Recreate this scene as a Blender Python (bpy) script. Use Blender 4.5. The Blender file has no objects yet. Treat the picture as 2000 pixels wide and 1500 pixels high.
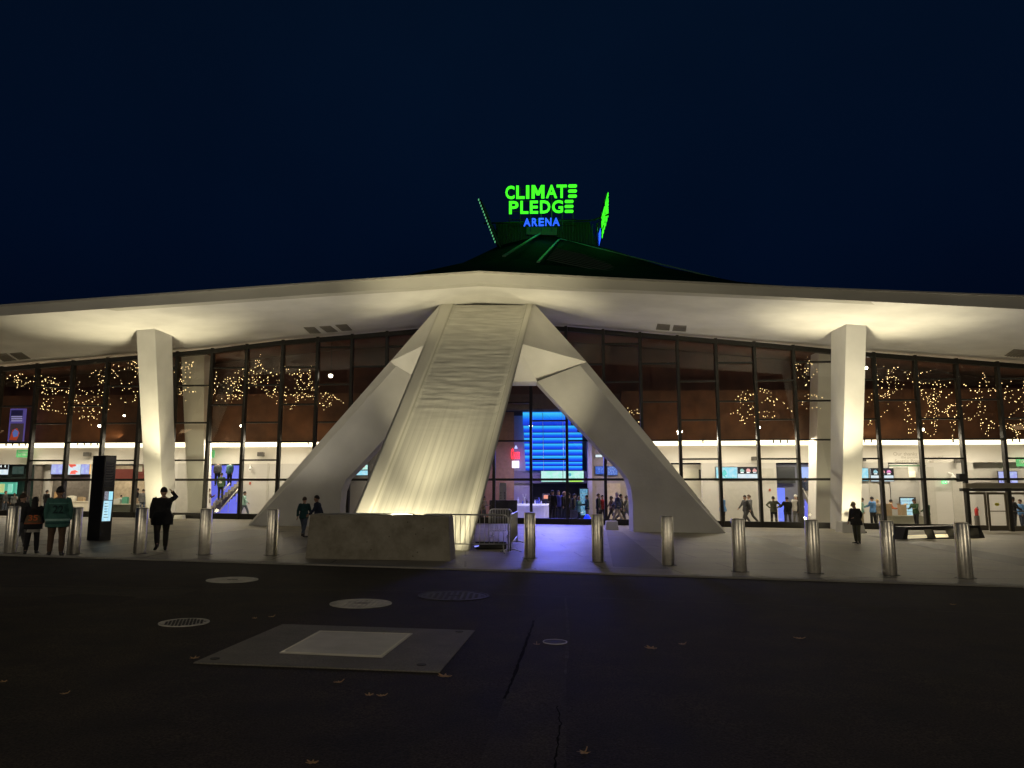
import bpy, bmesh, math, random
from mathutils import Vector, Matrix
random.seed(7)
R = math.radians
S = bpy.context.scene
COL = S.collection
# ------------------------------------------------------------------ camera
F = 1455.0; PITCH = R(8.0); EYE = 1.72
cp, sp = math.cos(PITCH), math.sin(PITCH)
cam = bpy.data.cameras.new('camera'); cam.sensor_width = 36; cam.lens = 36*F/2000
cam.clip_end = 3000; cam.clip_start = 0.05
cam_o = bpy.data.objects.new('camera', cam); COL.objects.link(cam_o)
cam_o.location = (0, 0, EYE); cam_o.rotation_euler = (R(98.0), 0, 0)
S.camera = cam_o
# ------------------------------------------------------------------ sky (night)
w = bpy.data.worlds.new("World"); S.world = w; w.use_nodes = True
nt = w.node_tree; nt.nodes.clear()
out = nt.nodes.new('ShaderNodeOutputWorld'); bg = nt.nodes.new('ShaderNodeBackground')
sky = nt.nodes.new('ShaderNodeTexSky'); sky.sky_type = 'NISHITA'; sky.sun_disc = False
sky.sun_elevation = R(-8.0); sky.sun_rotation = R(200); sky.air_density = 1.0; sky.dust_density = 0.3; sky.ozone_density = 6.0
tc = nt.nodes.new('ShaderNodeTexCoord'); sep = nt.nodes.new('ShaderNodeSeparateXYZ')
rmp = nt.nodes.new('ShaderNodeValToRGB')
rmp.color_ramp.elements[0].position = 0.0; rmp.color_ramp.elements[0].color = (0.0003, 0.0014, 0.0062, 1)
rmp.color_ramp.elements[1].position = 0.75; rmp.color_ramp.elements[1].color = (0.0011, 0.0052, 0.0150, 1)
e = rmp.color_ramp.elements.new(0.30); e.color = (0.0005, 0.0033, 0.0128, 1)
nt.links.new(tc.outputs['Generated'], sep.inputs[0]); nt.links.new(sep.outputs['Z'], rmp.inputs[0])
addn = nt.nodes.new('ShaderNodeMixRGB'); addn.blend_type = 'ADD'; addn.inputs[0].default_value = 0.01
nt.links.new(rmp.outputs[0], addn.inputs[1]); nt.links.new(sky.outputs[0], addn.inputs[2])
cn = nt.nodes.new('ShaderNodeTexNoise'); cn.inputs['Scale'].default_value = 1.6; cn.inputs['Detail'].default_value = 5; nt.links.new(tc.outputs['Generated'], cn.inputs[0])
cr_ = nt.nodes.new('ShaderNodeMapRange'); cr_.inputs['From Min'].default_value = .3; cr_.inputs['From Max'].default_value = .7; cr_.inputs['To Min'].default_value = .78; cr_.inputs['To Max'].default_value = 1.22; nt.links.new(cn.outputs['Fac'], cr_.inputs[0])
mulc = nt.nodes.new('ShaderNodeVectorMath'); mulc.operation = 'SCALE'; nt.links.new(addn.outputs[0], mulc.inputs[0]); nt.links.new(cr_.outputs[0], mulc.inputs['Scale'])
nt.links.new(mulc.outputs[0], bg.inputs[0]); bg.inputs[1].default_value = 1.0
nt.links.new(bg.outputs[0], out.inputs[0])
S.view_settings.view_transform = 'Standard'; S.view_settings.look = 'None'
S.view_settings.exposure = 0.0; S.view_settings.gamma = 1.0
S.render.engine = 'CYCLES'
S.cycles.use_denoising = True
S.cycles.max_bounces = 7; S.cycles.diffuse_bounces = 3; S.cycles.glossy_bounces = 3
S.cycles.transparent_max_bounces = 16; S.cycles.sample_clamp_indirect = 3.0
S.cycles.caustics_reflective = False; S.cycles.caustics_refractive = False

def light(kind, name, loc, target, power, color, size=0.2, spot=60, blend=0.6, size_y=None, rot=None, spread=None):
    l = bpy.data.lights.new(name, kind); l.energy = power; l.color = color
    if kind == 'AREA':
        l.size = size
        if size_y: l.shape = 'RECTANGLE'; l.size_y = size_y
        if spread: l.spread = R(spread)
    else: l.shadow_soft_size = size
    if kind == 'SPOT': l.spot_size = R(spot); l.spot_blend = blend
    o = bpy.data.objects.new(name, l); COL.objects.link(o); o.location = loc
    if target is not None:
        o.rotation_euler = (Vector(target)-Vector(loc)).to_track_quat('-Z', 'Y').to_euler()
    return o

# ------------------------------------------------------------------ measured geometry helpers
def G(x, y): return -0.013*x - 0.005*y          # the plaza falls gently to the right and away
def ray(px, py):
    u = (px-1000)/F; v = (750-py)/F
    return Vector((u, cp - v*sp, sp + v*cp))
def Gd(px, py, lift=0.0):                        # where a sight line meets the ground
    d = ray(px, py); t = -(EYE-lift)/(d.z + 0.013*d.x + 0.005*d.y)
    return Vector((d.x*t, d.y*t, EYE + d.z*t))
KW = 0.0612
def WP(px, py, off=0.0):                         # a point on a plane parallel to the glass wall, off metres in front
    d = ray(px, py); t = (42.5-off)/(d.y + KW*d.x)
    return Vector((d.x*t, d.y*t, EYE + d.z*t))
def WY(x, off=0.0): return 42.5 - KW*x - off
def ZP(px, py, y):                               # at depth y
    d = ray(px, py); t = y/d.y
    return Vector((d.x*t, y, EYE + d.z*t))

# ------------------------------------------------------------------ materials
MATS = {}
def mat(name, color, rough=0.6, metal=0.0, emit=None, estr=0.0, noise=0.0, nscale=5.0, bump=0.0, bscale=20.0, spec=0.5, detail=6):
    if name in MATS: return MATS[name]
    m = bpy.data.materials.new(name); m.use_nodes = True; n = m.node_tree.nodes; L = m.node_tree.links
    b = n['Principled BSDF']; b.inputs['Roughness'].default_value = rough; b.inputs['Metallic'].default_value = metal
    b.inputs['Specular IOR Level'].default_value = spec
    tcn = n.new('ShaderNodeTexCoord')
    nz = n.new('ShaderNodeTexNoise'); nz.inputs['Scale'].default_value = nscale; nz.inputs['Detail'].default_value = detail
    L.new(tcn.outputs['Object'], nz.inputs['Vector'])
    r = n.new('ShaderNodeValToRGB'); r.color_ramp.elements[0].position = 0.3; r.color_ramp.elements[1].position = 0.7
    c = Vector(color[:3]); a = noise if noise else 0.04
    r.color_ramp.elements[0].color = (*[max(0, k*(1-a)) for k in c], 1)
    r.color_ramp.elements[1].color = (*[min(1, k*(1+a)) for k in c], 1)
    L.new(nz.outputs['Fac'], r.inputs[0]); L.new(r.outputs[0], b.inputs['Base Color'])
    if bump:
        n2 = n.new('ShaderNodeTexNoise'); n2.inputs['Scale'].default_value = bscale; n2.inputs['Detail'].default_value = 8
        L.new(tcn.outputs['Object'], n2.inputs['Vector'])
        bp = n.new('ShaderNodeBump'); bp.inputs['Strength'].default_value = bump; bp.inputs['Distance'].default_value = 0.05
        L.new(n2.outputs['Fac'], bp.inputs['Height']); L.new(bp.outputs[0], b.inputs['Normal'])
    if emit:
        b.inputs['Emission Color'].default_value = (*emit, 1); b.inputs['Emission Strength'].default_value = estr
    MATS[name] = m; return m

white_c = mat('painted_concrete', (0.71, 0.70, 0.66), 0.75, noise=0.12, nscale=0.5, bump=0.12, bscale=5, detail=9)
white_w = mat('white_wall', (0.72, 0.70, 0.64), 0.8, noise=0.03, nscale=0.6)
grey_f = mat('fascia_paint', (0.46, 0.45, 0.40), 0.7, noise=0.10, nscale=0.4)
frame_m = mat('dark_bronze_frame', (0.022, 0.020, 0.016), 0.45, 0.3, noise=0.2)
black_m = mat('black_paint', (0.010, 0.010, 0.011), 0.4, noise=0.2)
asphalt = None
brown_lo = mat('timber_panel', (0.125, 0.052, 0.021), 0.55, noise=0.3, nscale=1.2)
brown_hi = mat('dark_reflection_timber', (0.095, 0.032, 0.014), 0.6, noise=0.35, nscale=0.8)  # darker tone stands for the street mirrored in the glass
steel = mat('brushed_steel', (0.80, 0.76, 0.65), 0.32, 1.0, noise=0.12, nscale=14, bump=0.06, bscale=60)
galv = mat('galvanised_steel', (0.62, 0.62, 0.62), 0.35, 0.9, noise=0.08, nscale=20)
cove_m = mat('cove_strip_glow', (0.9, 0.9, 0.8), 0.5, emit=(1.0, 0.86, 0.62), estr=2.2)

def glass_mat():
    m = bpy.data.materials.new('window_glass'); m.use_nodes = True; n = m.node_tree.nodes; L = m.node_tree.links; n.clear()
    o = n.new('ShaderNodeOutputMaterial'); mx = n.new('ShaderNodeMixShader'); t = n.new('ShaderNodeBsdfTransparent')
    g = n.new('ShaderNodeBsdfGlossy'); g.inputs['Roughness'].default_value = 0.004
    nz = n.new('ShaderNodeTexNoise'); nz.inputs['Scale'].default_value = 0.4
    tcn = n.new('ShaderNodeTexCoord'); L.new(tcn.outputs['Object'], nz.inputs['Vector'])
    mr = n.new('ShaderNodeMapRange'); mr.inputs['To Min'].default_value = 0.055; mr.inputs['To Max'].default_value = 0.085
    L.new(nz.outputs['Fac'], mr.inputs[0])
    t.inputs[0].default_value = (0.93, 0.95, 0.93, 1)
    L.new(mr.outputs[0], mx.inputs[0]); L.new(t.outputs[0], mx.inputs[1]); L.new(g.outputs[0], mx.inputs[2]); L.new(mx.outputs[0], o.inputs[0])
    return m
glass = glass_mat()

# ------------------------------------------------------------------ mesh helpers
class MB:
    def __init__(s): s.v = []; s.f = []; s.uv = None
    def poly(s, pts):
        k = len(s.v); s.v += [tuple(p) for p in pts]; s.f.append(list(range(k, k+len(pts)))); return s
    def hexa(s, a, b):
        """a, b: two matching quads (front, back)"""
        k = len(s.v); s.v += [tuple(p) for p in a] + [tuple(p) for p in b]
        s.f += [[k, k+1, k+2, k+3], [k+7, k+6, k+5, k+4]]
        for i in range(4):
            j = (i+1) % 4; s.f.append([k+i, k+4+i, k+4+j, k+j])
        return s
    def box(s, c, d, rz=0, M=None):
        x, y, z = [q/2 for q in d]
        P = [Vector(p) for p in [(-x,-y,-z),(x,-y,-z),(x,-y,z),(-x,-y,z),(-x,y,-z),(x,y,-z),(x,y,z),(-x,y,z)]]
        Mx = M if M else Matrix.Rotation(rz, 4, 'Z')
        P = [Mx @ p + Vector(c) for p in P]
        return s.hexa(P[:4], P[4:])
    def prism(s, pts, vec):
        pts = [Vector(p) for p in pts]; vec = Vector(vec); n = len(pts); k = len(s.v)
        s.v += [tuple(p) for p in pts] + [tuple(p+vec) for p in pts]
        s.f.append(list(range(k, k+n))); s.f.append(list(range(k+2*n-1, k+n-1, -1)))
        for i in range(n):
            j = (i+1) % n; s.f.append([k+i, k+n+i, k+n+j, k+j])
        return s
    def loft(s, rings, cap=True):
        k0 = len(s.v); n = len(rings[0])
        for r in rings: s.v += [tuple(p) for p in r]
        for a in range(len(rings)-1):
            for i in range(n):
                j = (i+1) % n; s.f.append([k0+a*n+i, k0+a*n+j, k0+(a+1)*n+j, k0+(a+1)*n+i])
        if cap:
            s.f.append([k0+i for i in range(n)][::-1]); s.f.append([k0+(len(rings)-1)*n+i for i in range(n)])
        return s
    def tube(s, pts, rads, n=10, ref=(1,0,0), flat=1.0):
        """rads: number or list (or list of (rx, ry))"""
        pts = [Vector(p) for p in pts]
        if not isinstance(rads, (list, tuple)): rads = [rads]*len(pts)
        rings = []
        for i, p in enumerate(pts):
            if i == 0: t = pts[1]-pts[0]
            elif i == len(pts)-1: t = pts[-1]-pts[-2]
            else: t = (pts[i+1]-pts[i]).normalized() + (pts[i]-pts[i-1]).normalized()
            t.normalize(); rf = Vector(ref)
            if abs(t.dot(rf)) > 0.95: rf = Vector((0, 1, 0)) if abs(t.y) < 0.9 else Vector((0, 0, 1))
            a = (rf - t*rf.dot(t)).normalized(); b = t.cross(a)
            r = rads[i]; rx, ry = r if isinstance(r, (tuple, list)) else (r, r*flat)
            rings.append([p + a*rx*math.cos(2*math.pi*q/n) + b*ry*math.sin(2*math.pi*q/n) for q in range(n)])
        return s.loft(rings)
    def ball(s, c, r, nu=12, nv=8, M=None):
        c = Vector(c); r = (r, r, r) if not isinstance(r, (tuple, list)) else r
        rings = []
        for a in range(1, nv):
            th = math.pi*a/nv; ring = []
            for q in range(nu):
                ph = 2*math.pi*q/nu
                p = Vector((r[0]*math.sin(th)*math.cos(ph), r[1]*math.sin(th)*math.sin(ph), -r[2]*math.cos(th)))
                ring.append(c + (M @ p if M else p))
            rings.append(ring)
        return s.loft(rings)
    def lathe(s, c, prof, n=24):
        c = Vector(c)
        return s.loft([[c + Vector((r*math.cos(2*math.pi*q/n), r*math.sin(2*math.pi*q/n), z)) for q in range(n)] for r, z in prof])
    def add(s, o):
        k = len(s.v); s.v += o.v; s.f += [[i+k for i in f] for f in o.f]; return s
    def mesh(s, name):
        me = bpy.data.meshes.new(name); me.from_pydata(s.v, [], s.f); me.update(); return me
    def build(s, name, m, parent=None, smooth=False, bevel=0, fix=True):
        me = s.mesh(name)
        if fix:
            b = bmesh.new(); b.from_mesh(me); bmesh.ops.recalc_face_normals(b, faces=b.faces); b.to_mesh(me); b.free()
        me.materials.append(m)
        o = bpy.data.objects.new(name, me); COL.objects.link(o)
        if parent:
            o.parent = parent; o.matrix_parent_inverse = parent_inv(parent)
        if smooth: me.polygons.foreach_set('use_smooth', [True]*len(me.polygons))
        if bevel:
            md = o.modifiers.new('bevel', 'BEVEL'); md.width = bevel; md.segments = 2; md.limit_method = 'ANGLE'
        return o
def parent_inv(p):
    M = Matrix.Translation(p.location) @ p.rotation_euler.to_matrix().to_4x4() @ Matrix.Diagonal((*p.scale, 1))
    q = p.parent
    while q:
        M = Matrix.Translation(q.location) @ q.rotation_euler.to_matrix().to_4x4() @ Matrix.Diagonal((*q.scale, 1)) @ q.matrix_parent_inverse @ M if False else M
        q = None
    if p.parent: return Matrix.Identity(4)
    return M.inverted()
def tag(o, label=None, cat=None, group=None, kind=None):
    if label: o['label'] = label
    if cat: o['category'] = cat
    if group: o['group'] = group
    if kind: o['kind'] = kind
    return o
def empty(name, loc, label, cat, group=None, rz=0):
    o = bpy.data.objects.new(name, None); COL.objects.link(o); o.location = loc; o.rotation_euler = (0, 0, rz); o.empty_display_size = 0.3
    return tag(o, label, cat, group)
def copy_tree(o, parent=None):
    c = o.copy(); COL.objects.link(c)
    if parent: c.parent = parent
    for ch in list(o.children): copy_tree(ch, c)
    return c
def text_mb(s, box_h=1.0, extrude=0.0, offset=0.0, shear=0):
    """lettering as a mesh in the xz plane, height box_h, origin bottom-left; returns MB, width"""
    cu = bpy.data.curves.new('t', 'FONT'); cu.body = s; cu.extrude = extrude; cu.offset = offset; cu.resolution_u = 3; cu.shear = shear
    o = bpy.data.objects.new('t', cu); COL.objects.link(o); dg = bpy.context.evaluated_depsgraph_get(); dg.update()
    me = bpy.data.meshes.new_from_object(o.evaluated_get(dg))
    vs = [v.co.copy() for v in me.vertices]; fs = [list(p.vertices) for p in me.polygons]
    bpy.data.objects.remove(o); bpy.data.curves.remove(cu); bpy.data.meshes.remove(me)
    x0 = min(v.x for v in vs); x1 = max(v.x for v in vs); y0 = min(v.y for v in vs); y1 = max(v.y for v in vs)
    k = box_h/(y1-y0); mb = MB(); mb.v = [((v.x-x0)*k, -v.z, (v.y-y0)*k) for v in vs]; mb.f = fs
    return mb, (x1-x0)*k
def place_text(s, O, U, V, h, width=None, depth=0.0, offset=0.0, centre=False):
    mb, wd = text_mb(s, h, 0, offset); sx = (width/wd) if width else 1.0
    U = Vector(U).normalized(); V = Vector(V).normalized(); N = U.cross(V)
    sh = -(wd*sx)/2 if centre else 0
    base = [Vector(O) + U*(p[0]*sx + sh) + V*p[2] for p in mb.v]
    m2 = MB(); m2.v = [tuple(p + N*depth) for p in base]; m2.f = mb.f
    if depth:
        # side walls round the outline
        from collections import Counter
        ec = Counter()
        for f in mb.f:
            for i in range(len(f)): a, b = f[i], f[(i+1) % len(f)]; ec[(min(a, b), max(a, b))] += 1
        k = len(m2.v); m2.v += [tuple(p) for p in base]
        for (a, b), c in ec.items():
            if c == 1: m2.f.append([a, b, b+k, a+k])
    return m2
def panel(px0, py0, px1, py1, off, thick=0.1):
    """box whose front face fills the given part of a plane parallel to the wall"""
    ym = (py0+py1)/2; a = WP(px0, ym, off); b = WP(px1, ym, off)
    z1 = WP((px0+px1)/2, py0, off).z; z0 = WP((px0+px1)/2, py1, off).z if py1 < 5000 else None
    if z0 is None: z0 = G(a.x, a.y) - 0.02
    fr = [(a.x, a.y, z0), (b.x, b.y, z0), (b.x, b.y, z1), (a.x, a.y, z1)]
    return MB().hexa(fr, [(p[0], p[1]+thick, p[2]) for p in fr])
def panel_g(px0, py0, px1, off, thick=0.1, pref=950):
    a = WP(px0, pref, off); b = WP(px1, pref, off); z1 = WP((px0+px1)/2, py0, off).z
    fr = [(a.x, a.y, G(a.x, a.y)), (b.x, b.y, G(b.x, b.y)), (b.x, b.y, z1), (a.x, a.y, z1)]
    return MB().hexa(fr, [(p[0], p[1]+thick, p[2]) for p in fr])
def lerp(a, b, t): return a + (b-a)*t
def interp(tab, x):
    for (x0, y0), (x1, y1) in zip(tab, tab[1:]):
        if x <= x1 or (x1, y1) == tab[-1]: return y0 + (y1-y0)*(x-x0)/(x1-x0)

# ================================================================== GROUND
def ground_mat(name, base, var, rough, scale, speck=0.35, bump=0.25, joints=None):
    m = bpy.data.materials.new(name); m.use_nodes = True; n = m.node_tree.nodes; L = m.node_tree.links
    b = n['Principled BSDF']; b.inputs['Specular IOR Level'].default_value = .22; g = n.new('ShaderNodeNewGeometry')
    n1 = n.new('ShaderNodeTexNoise'); n1.inputs['Scale'].default_value = scale; n1.inputs['Detail'].default_value = 7; n1.inputs['Roughness'].default_value = 0.65
    n2 = n.new('ShaderNodeTexNoise'); n2.inputs['Scale'].default_value = 55; n2.inputs['Detail'].default_value = 3
    L.new(g.outputs['Position'], n1.inputs['Vector']); L.new(g.outputs['Position'], n2.inputs['Vector'])
    r = n.new('ShaderNodeValToRGB'); r.color_ramp.elements[0].position = 0.32; r.color_ramp.elements[1].position = 0.68
    r.color_ramp.elements[0].color = (*[k*(1-var) for k in base], 1); r.color_ramp.elements[1].color = (*[k*(1+var) for k in base], 1)
    L.new(n1.outputs['Fac'], r.inputs[0])
    mx = n.new('ShaderNodeMixRGB'); mx.blend_type = 'MULTIPLY'; mx.inputs[0].default_value = speck
    r2 = n.new('ShaderNodeValToRGB'); r2.color_ramp.elements[0].position = 0.35; r2.color_ramp.elements[1].position = 0.65
    r2.color_ramp.elements[0].color = (0.12, 0.12, 0.12, 1); r2.color_ramp.elements[1].color = (1, 1, 1, 1)
    L.new(n2.outputs['Fac'], r2.inputs[0]); L.new(r.outputs[0], mx.inputs[1]); L.new(r2.outputs[0], mx.inputs[2])
    last = mx.outputs[0]
    if joints:
        br = n.new('ShaderNodeTexBrick'); br.inputs['Scale'].default_value = 1.0
        br.inputs['Brick Width'].default_value = joints[0]; br.inputs['Row Height'].default_value = joints[1]; br.inputs['Mortar Size'].default_value = 0.028
        br.inputs['Color1'].default_value = (1, 1, 1, 1); br.inputs['Color2'].default_value = (0.86, 0.86, 0.86, 1); br.inputs['Mortar'].default_value = (0.16, 0.16, 0.16, 1)
        mp = n.new('ShaderNodeMapping'); mp.inputs['Rotation'].default_value = (0, 0, R(-3.5)); L.new(g.outputs['Position'], mp.inputs[0]); L.new(mp.outputs[0], br.inputs[0])
        m3 = n.new('ShaderNodeMixRGB'); m3.blend_type = 'MULTIPLY'; m3.inputs[0].default_value = 0.8
        L.new(last, m3.inputs[1]); L.new(br.outputs[0], m3.inputs[2]); last = m3.outputs[0]
    L.new(last, b.inputs['Base Color'])
    mr = n.new('ShaderNodeMapRange'); mr.inputs['To Min'].default_value = rough-0.14; mr.inputs['To Max'].default_value = rough+0.14
    L.new(n1.outputs['Fac'], mr.inputs[0]); L.new(mr.outputs[0], b.inputs['Roughness'])
    bp = n.new('ShaderNodeBump'); bp.inputs['Strength'].default_value = bump; bp.inputs['Distance'].default_value = 0.012
    L.new(n2.outputs['Fac'], bp.inputs['Height']); L.new(bp.outputs[0], b.inputs['Normal'])
    return m
asphalt = ground_mat('asphalt', (0.044, 0.033, 0.0215), 0.66, 0.85, 1.3, 0.95, 1.0)
plaza_m = ground_mat('plaza_concrete', (0.34, 0.305, 0.235), 0.34, 0.50, 0.45, 0.45, 0.3, (3.2, 1.6))
band_m = ground_mat('dark_paving_and_shadow', (0.105, 0.095, 0.075), 0.15, 0.48, 0.7, 0.3, 0.2)
pad_m = ground_mat('pad_concrete', (0.20, 0.185, 0.15), 0.22, 0.75, 1.6, 0.35, 0.4)
kerb_m = ground_mat('kerb_concrete', (0.32, 0.30, 0.26), 0.18, 0.6, 1.2, 0.3, 0.3)
def plane_pts(P, dz): return [(p[0], p[1], G(p[0], p[1])+dz) for p in P]
ASPH = -0.03
mb = MB()
xs = [-900, -120, -40, -15, 0, 15, 40, 120, 900]; ys = [-600, -60, -10, 5, 20, 40, 90, 900]
for i in range(len(xs)-1):
    for j in range(len(ys)-1):
        mb.poly(plane_pts([(xs[i], ys[j]), (xs[i+1], ys[j]), (xs[i+1], ys[j+1]), (xs[i], ys[j+1])], ASPH))
tag(mb.build('ground', asphalt), kind='structure')
ka, kb = Gd(0, 1083), Gd(2000, 1145)
def kerb_y(x): return ka.y + (kb.y-ka.y)*(x-ka.x)/(kb.x-ka.x)
mb = MB()
def slab(mb, x0, x1, yf, yb, z0, z1):
    q = [(x0, yf(x0)), (x1, yf(x1)), (x1, yb(x1)), (x0, yb(x0))]
    mb.hexa(plane_pts(q, z1), plane_pts(q, z0))
slab(mb, -70, 70, lambda x: kerb_y(x)+0.32, lambda x: WY(x, 0.06), ASPH-0.05, 0.0)
tag(mb.build('plaza_pavement', plaza_m), kind='structure')
mb = MB()
k = -70
while k < 70:
    slab(mb, k, k+1.99, lambda x: kerb_y(x), lambda x: kerb_y(x)+0.318, ASPH-0.05, 0.006); k += 2.0
tag(mb.build('kerb', kerb_m), kind='structure')
mb = MB()  # dark paver bands, with leg shadows painted in as bands too
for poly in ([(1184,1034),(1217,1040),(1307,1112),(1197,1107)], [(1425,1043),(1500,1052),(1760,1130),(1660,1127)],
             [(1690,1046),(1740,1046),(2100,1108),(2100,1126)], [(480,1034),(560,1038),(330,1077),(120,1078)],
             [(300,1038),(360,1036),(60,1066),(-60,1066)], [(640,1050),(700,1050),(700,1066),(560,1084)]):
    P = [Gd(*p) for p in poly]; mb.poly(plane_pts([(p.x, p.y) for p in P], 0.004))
tag(mb.build('paving_and_shadow_bands', band_m), kind='structure')
floor_m = mat('polished_floor', (0.42, 0.39, 0.34), 0.3, noise=0.08, nscale=0.6)
mb = MB(); slab(mb, -60, 60, lambda x: WY(x, 0.05), lambda x: WY(x, -22), -0.1, 0.006)
tag(mb.build('interior_floor', floor_m), kind='structure')

# ================================================================== ARENA BUILDING
arena = empty('arena_building', (0.5, 42.5, 0), 'wide white concrete arena with glazed front and low pitched dark roof', 'arena')
head_t = [(-400,757),(0,720),(400,686),(540,669),(812,646),(940,633),(1090,640),(1460,670),(1540,677),(1692,691),(2000,714),(2400,748)]
fasb_t = [(-400,648),(0,617),(400,590),(640,573),(800,563),(935,553),(1083,561),(1285,569),(1540,580.5),(2000,604),(2400,627)]
fast_t = [(-400,624),(0,596),(400,567),(640,550),(935,530),(1240,545),(1540,560),(2000,577.5),(2400,596)]
EO = 10.0
xsx = [-400,-200,0,200,400,540,640,720,800,862,935,1000,1042,1083,1160,1285,1400,1540,1700,1850,2000,2200,2400]
# soffit: follows the straight (in space) eave and glass head lines
mb = MB(); N = 8; rows = []
for px in xsx:
    a = WP(px, interp(fasb_t, px), EO); b0 = WP(px, interp(head_t, px), 0.0)
    # same wall coordinate for both ends: use x of eave point for b
    pxb = 1000 + F*(a.x)/ (WP(px, interp(head_t, px), 0).y) * ray(px, interp(head_t, px)).y / 1.0 if False else px
    b = WP(pxb, interp(head_t, pxb), -1.2)
    rows.append([a.lerp(b, t/N) for t in range(N+1)])
k0 = 0
for r in rows: mb.v += [tuple(p) for p in r]
for i in range(len(rows)-1):
    for j in range(N): mb.f.append([i*(N+1)+j, (i+1)*(N+1)+j, (i+1)*(N+1)+j+1, i*(N+1)+j+1])
soffit = mb.build('soffit', white_c, arena)
# fascia with a thin projecting drip lip
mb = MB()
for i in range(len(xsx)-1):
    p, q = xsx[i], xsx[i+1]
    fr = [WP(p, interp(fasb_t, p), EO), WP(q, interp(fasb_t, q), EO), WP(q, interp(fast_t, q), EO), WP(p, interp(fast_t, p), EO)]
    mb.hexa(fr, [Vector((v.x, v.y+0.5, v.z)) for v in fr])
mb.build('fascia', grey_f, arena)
mb = MB()
for i in range(len(xsx)-1):
    p, q = xsx[i], xsx[i+1]
    fr = [WP(p, interp(fast_t, p)+1.8, EO+0.12), WP(q, interp(fast_t, q)+1.8, EO+0.12), WP(q, interp(fast_t, q)-1.2, EO+0.12), WP(p, interp(fast_t, p)-1.2, EO+0.12)]
    mb.hexa(fr, [Vector((v.x, v.y+0.6, v.z)) for v in fr])
mb.build('drip_edge', mat('edge_metal', (0.36, 0.35, 0.31), 0.5, noise=0.1), arena)
# roof sheets
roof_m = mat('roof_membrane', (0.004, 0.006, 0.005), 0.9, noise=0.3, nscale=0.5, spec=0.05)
RP = ZP(1060, 456, 86)
Lf = [WP(px, interp(fast_t, px)-1.0, EO-0.4) for px in (-400, 0, 400, 640, 800, 935)]
Rf = [WP(px, interp(fast_t, px)-1.0, EO-0.4) for px in (935, 1240, 1540, 2000, 2400)]
mid_l = ZP(905, 513, 66); mid_l2 = ZP(780, 540, 58); mid_r = ZP(1300, 522, 66); mid_r2 = ZP(1440, 550, 58)
sl = ZP(975, 480, 82); sr = ZP(1190, 486, 82)
mb = MB()
A = Lf[-1]; seam = ZP(1010, 506, 60)
mb.poly([A, seam, mid_l]); mb.poly([A, mid_l, Lf[4]]); mb.poly([Lf[4], mid_l, mid_l2]); mb.poly([Lf[3], Lf[4], mid_l2])
mb.poly([Lf[3], Lf[4], mid_l2]); far_l = ZP(600, 566, 60); mb.poly([Lf[3], mid_l2, far_l]); far_ll = ZP(-400, 700, 60); mb.poly([Lf[2], Lf[3], far_l]); mb.poly([Lf[2], far_l, far_ll, Lf[0]])
mb.poly([seam, RP, sl]); mb.poly([seam, sl, mid_l])
s2 = ZP(1060, 517, 50); s2b = ZP(1110, 468, 80)
mb.poly([A, s2, seam]); mb.poly([seam, s2, s2b, RP])
mb.poly([A, Rf[1], s2]); mb.poly([s2, Rf[1], mid_r2]); mb.poly([s2, mid_r2, mid_r, s2b]); mb.poly([s2b, mid_r, sr]); mb.poly([RP, s2b, sr])
far_r = ZP(1500, 566, 58); far_rr = ZP(2400, 690, 58); mb.poly([Rf[1], Rf[2], mid_r2]); mb.poly([Rf[2], far_r, mid_r2]); mb.poly([Rf[2], Rf[4], far_rr, far_r])
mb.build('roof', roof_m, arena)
green_lit_metal = mat('roof_ridge_cap', (0.30, 0.50, 0.30), 0.45, noise=0.12)  # green glow from the sign is put into the cap colour
def bar(a, b, wd, hd):
    a, b = Vector(a), Vector(b); t = (b-a).normalized(); sd = t.cross(Vector((0, 0, 1))).normalized()*wd/2; up = Vector((0, 0, hd))
    return MB().hexa([a-sd, a+sd, a+sd+up, a-sd+up], [b-sd, b+sd, b+sd+up, b-sd+up])
mb = MB()
for a, b, w_ in ((ZP(1060,455,86), ZP(984,504,52), 0.22), (ZP(1092,470,80), ZP(1051,516,48), 0.17), (ZP(1095,469,80), ZP(1405,547.5,60), 0.2)):
    mb.add(bar(a + Vector((0,0,.10)), b + Vector((0,0,.10)), w_, 0.10))
mb.build('ridge_cap', green_lit_metal, arena)
mb = MB()
for i in range(9):                       # standing seams on the sheet right of the second ridge
    t = 0.52 + i*0.05; a = ZP(1092,470,80).lerp(ZP(1051,516,48), t); b = a + Vector((3.2 + 3.0*t, 0.4, -0.55-0.5*t)); 
    mb.add(bar(a + Vector((0.4,0,.1)), b + Vector((0,0,.02)), 0.07, 0.06))
mb.build('standing_seam', mat('seam_metal', (.10,.16,.11), .6), arena)

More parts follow.
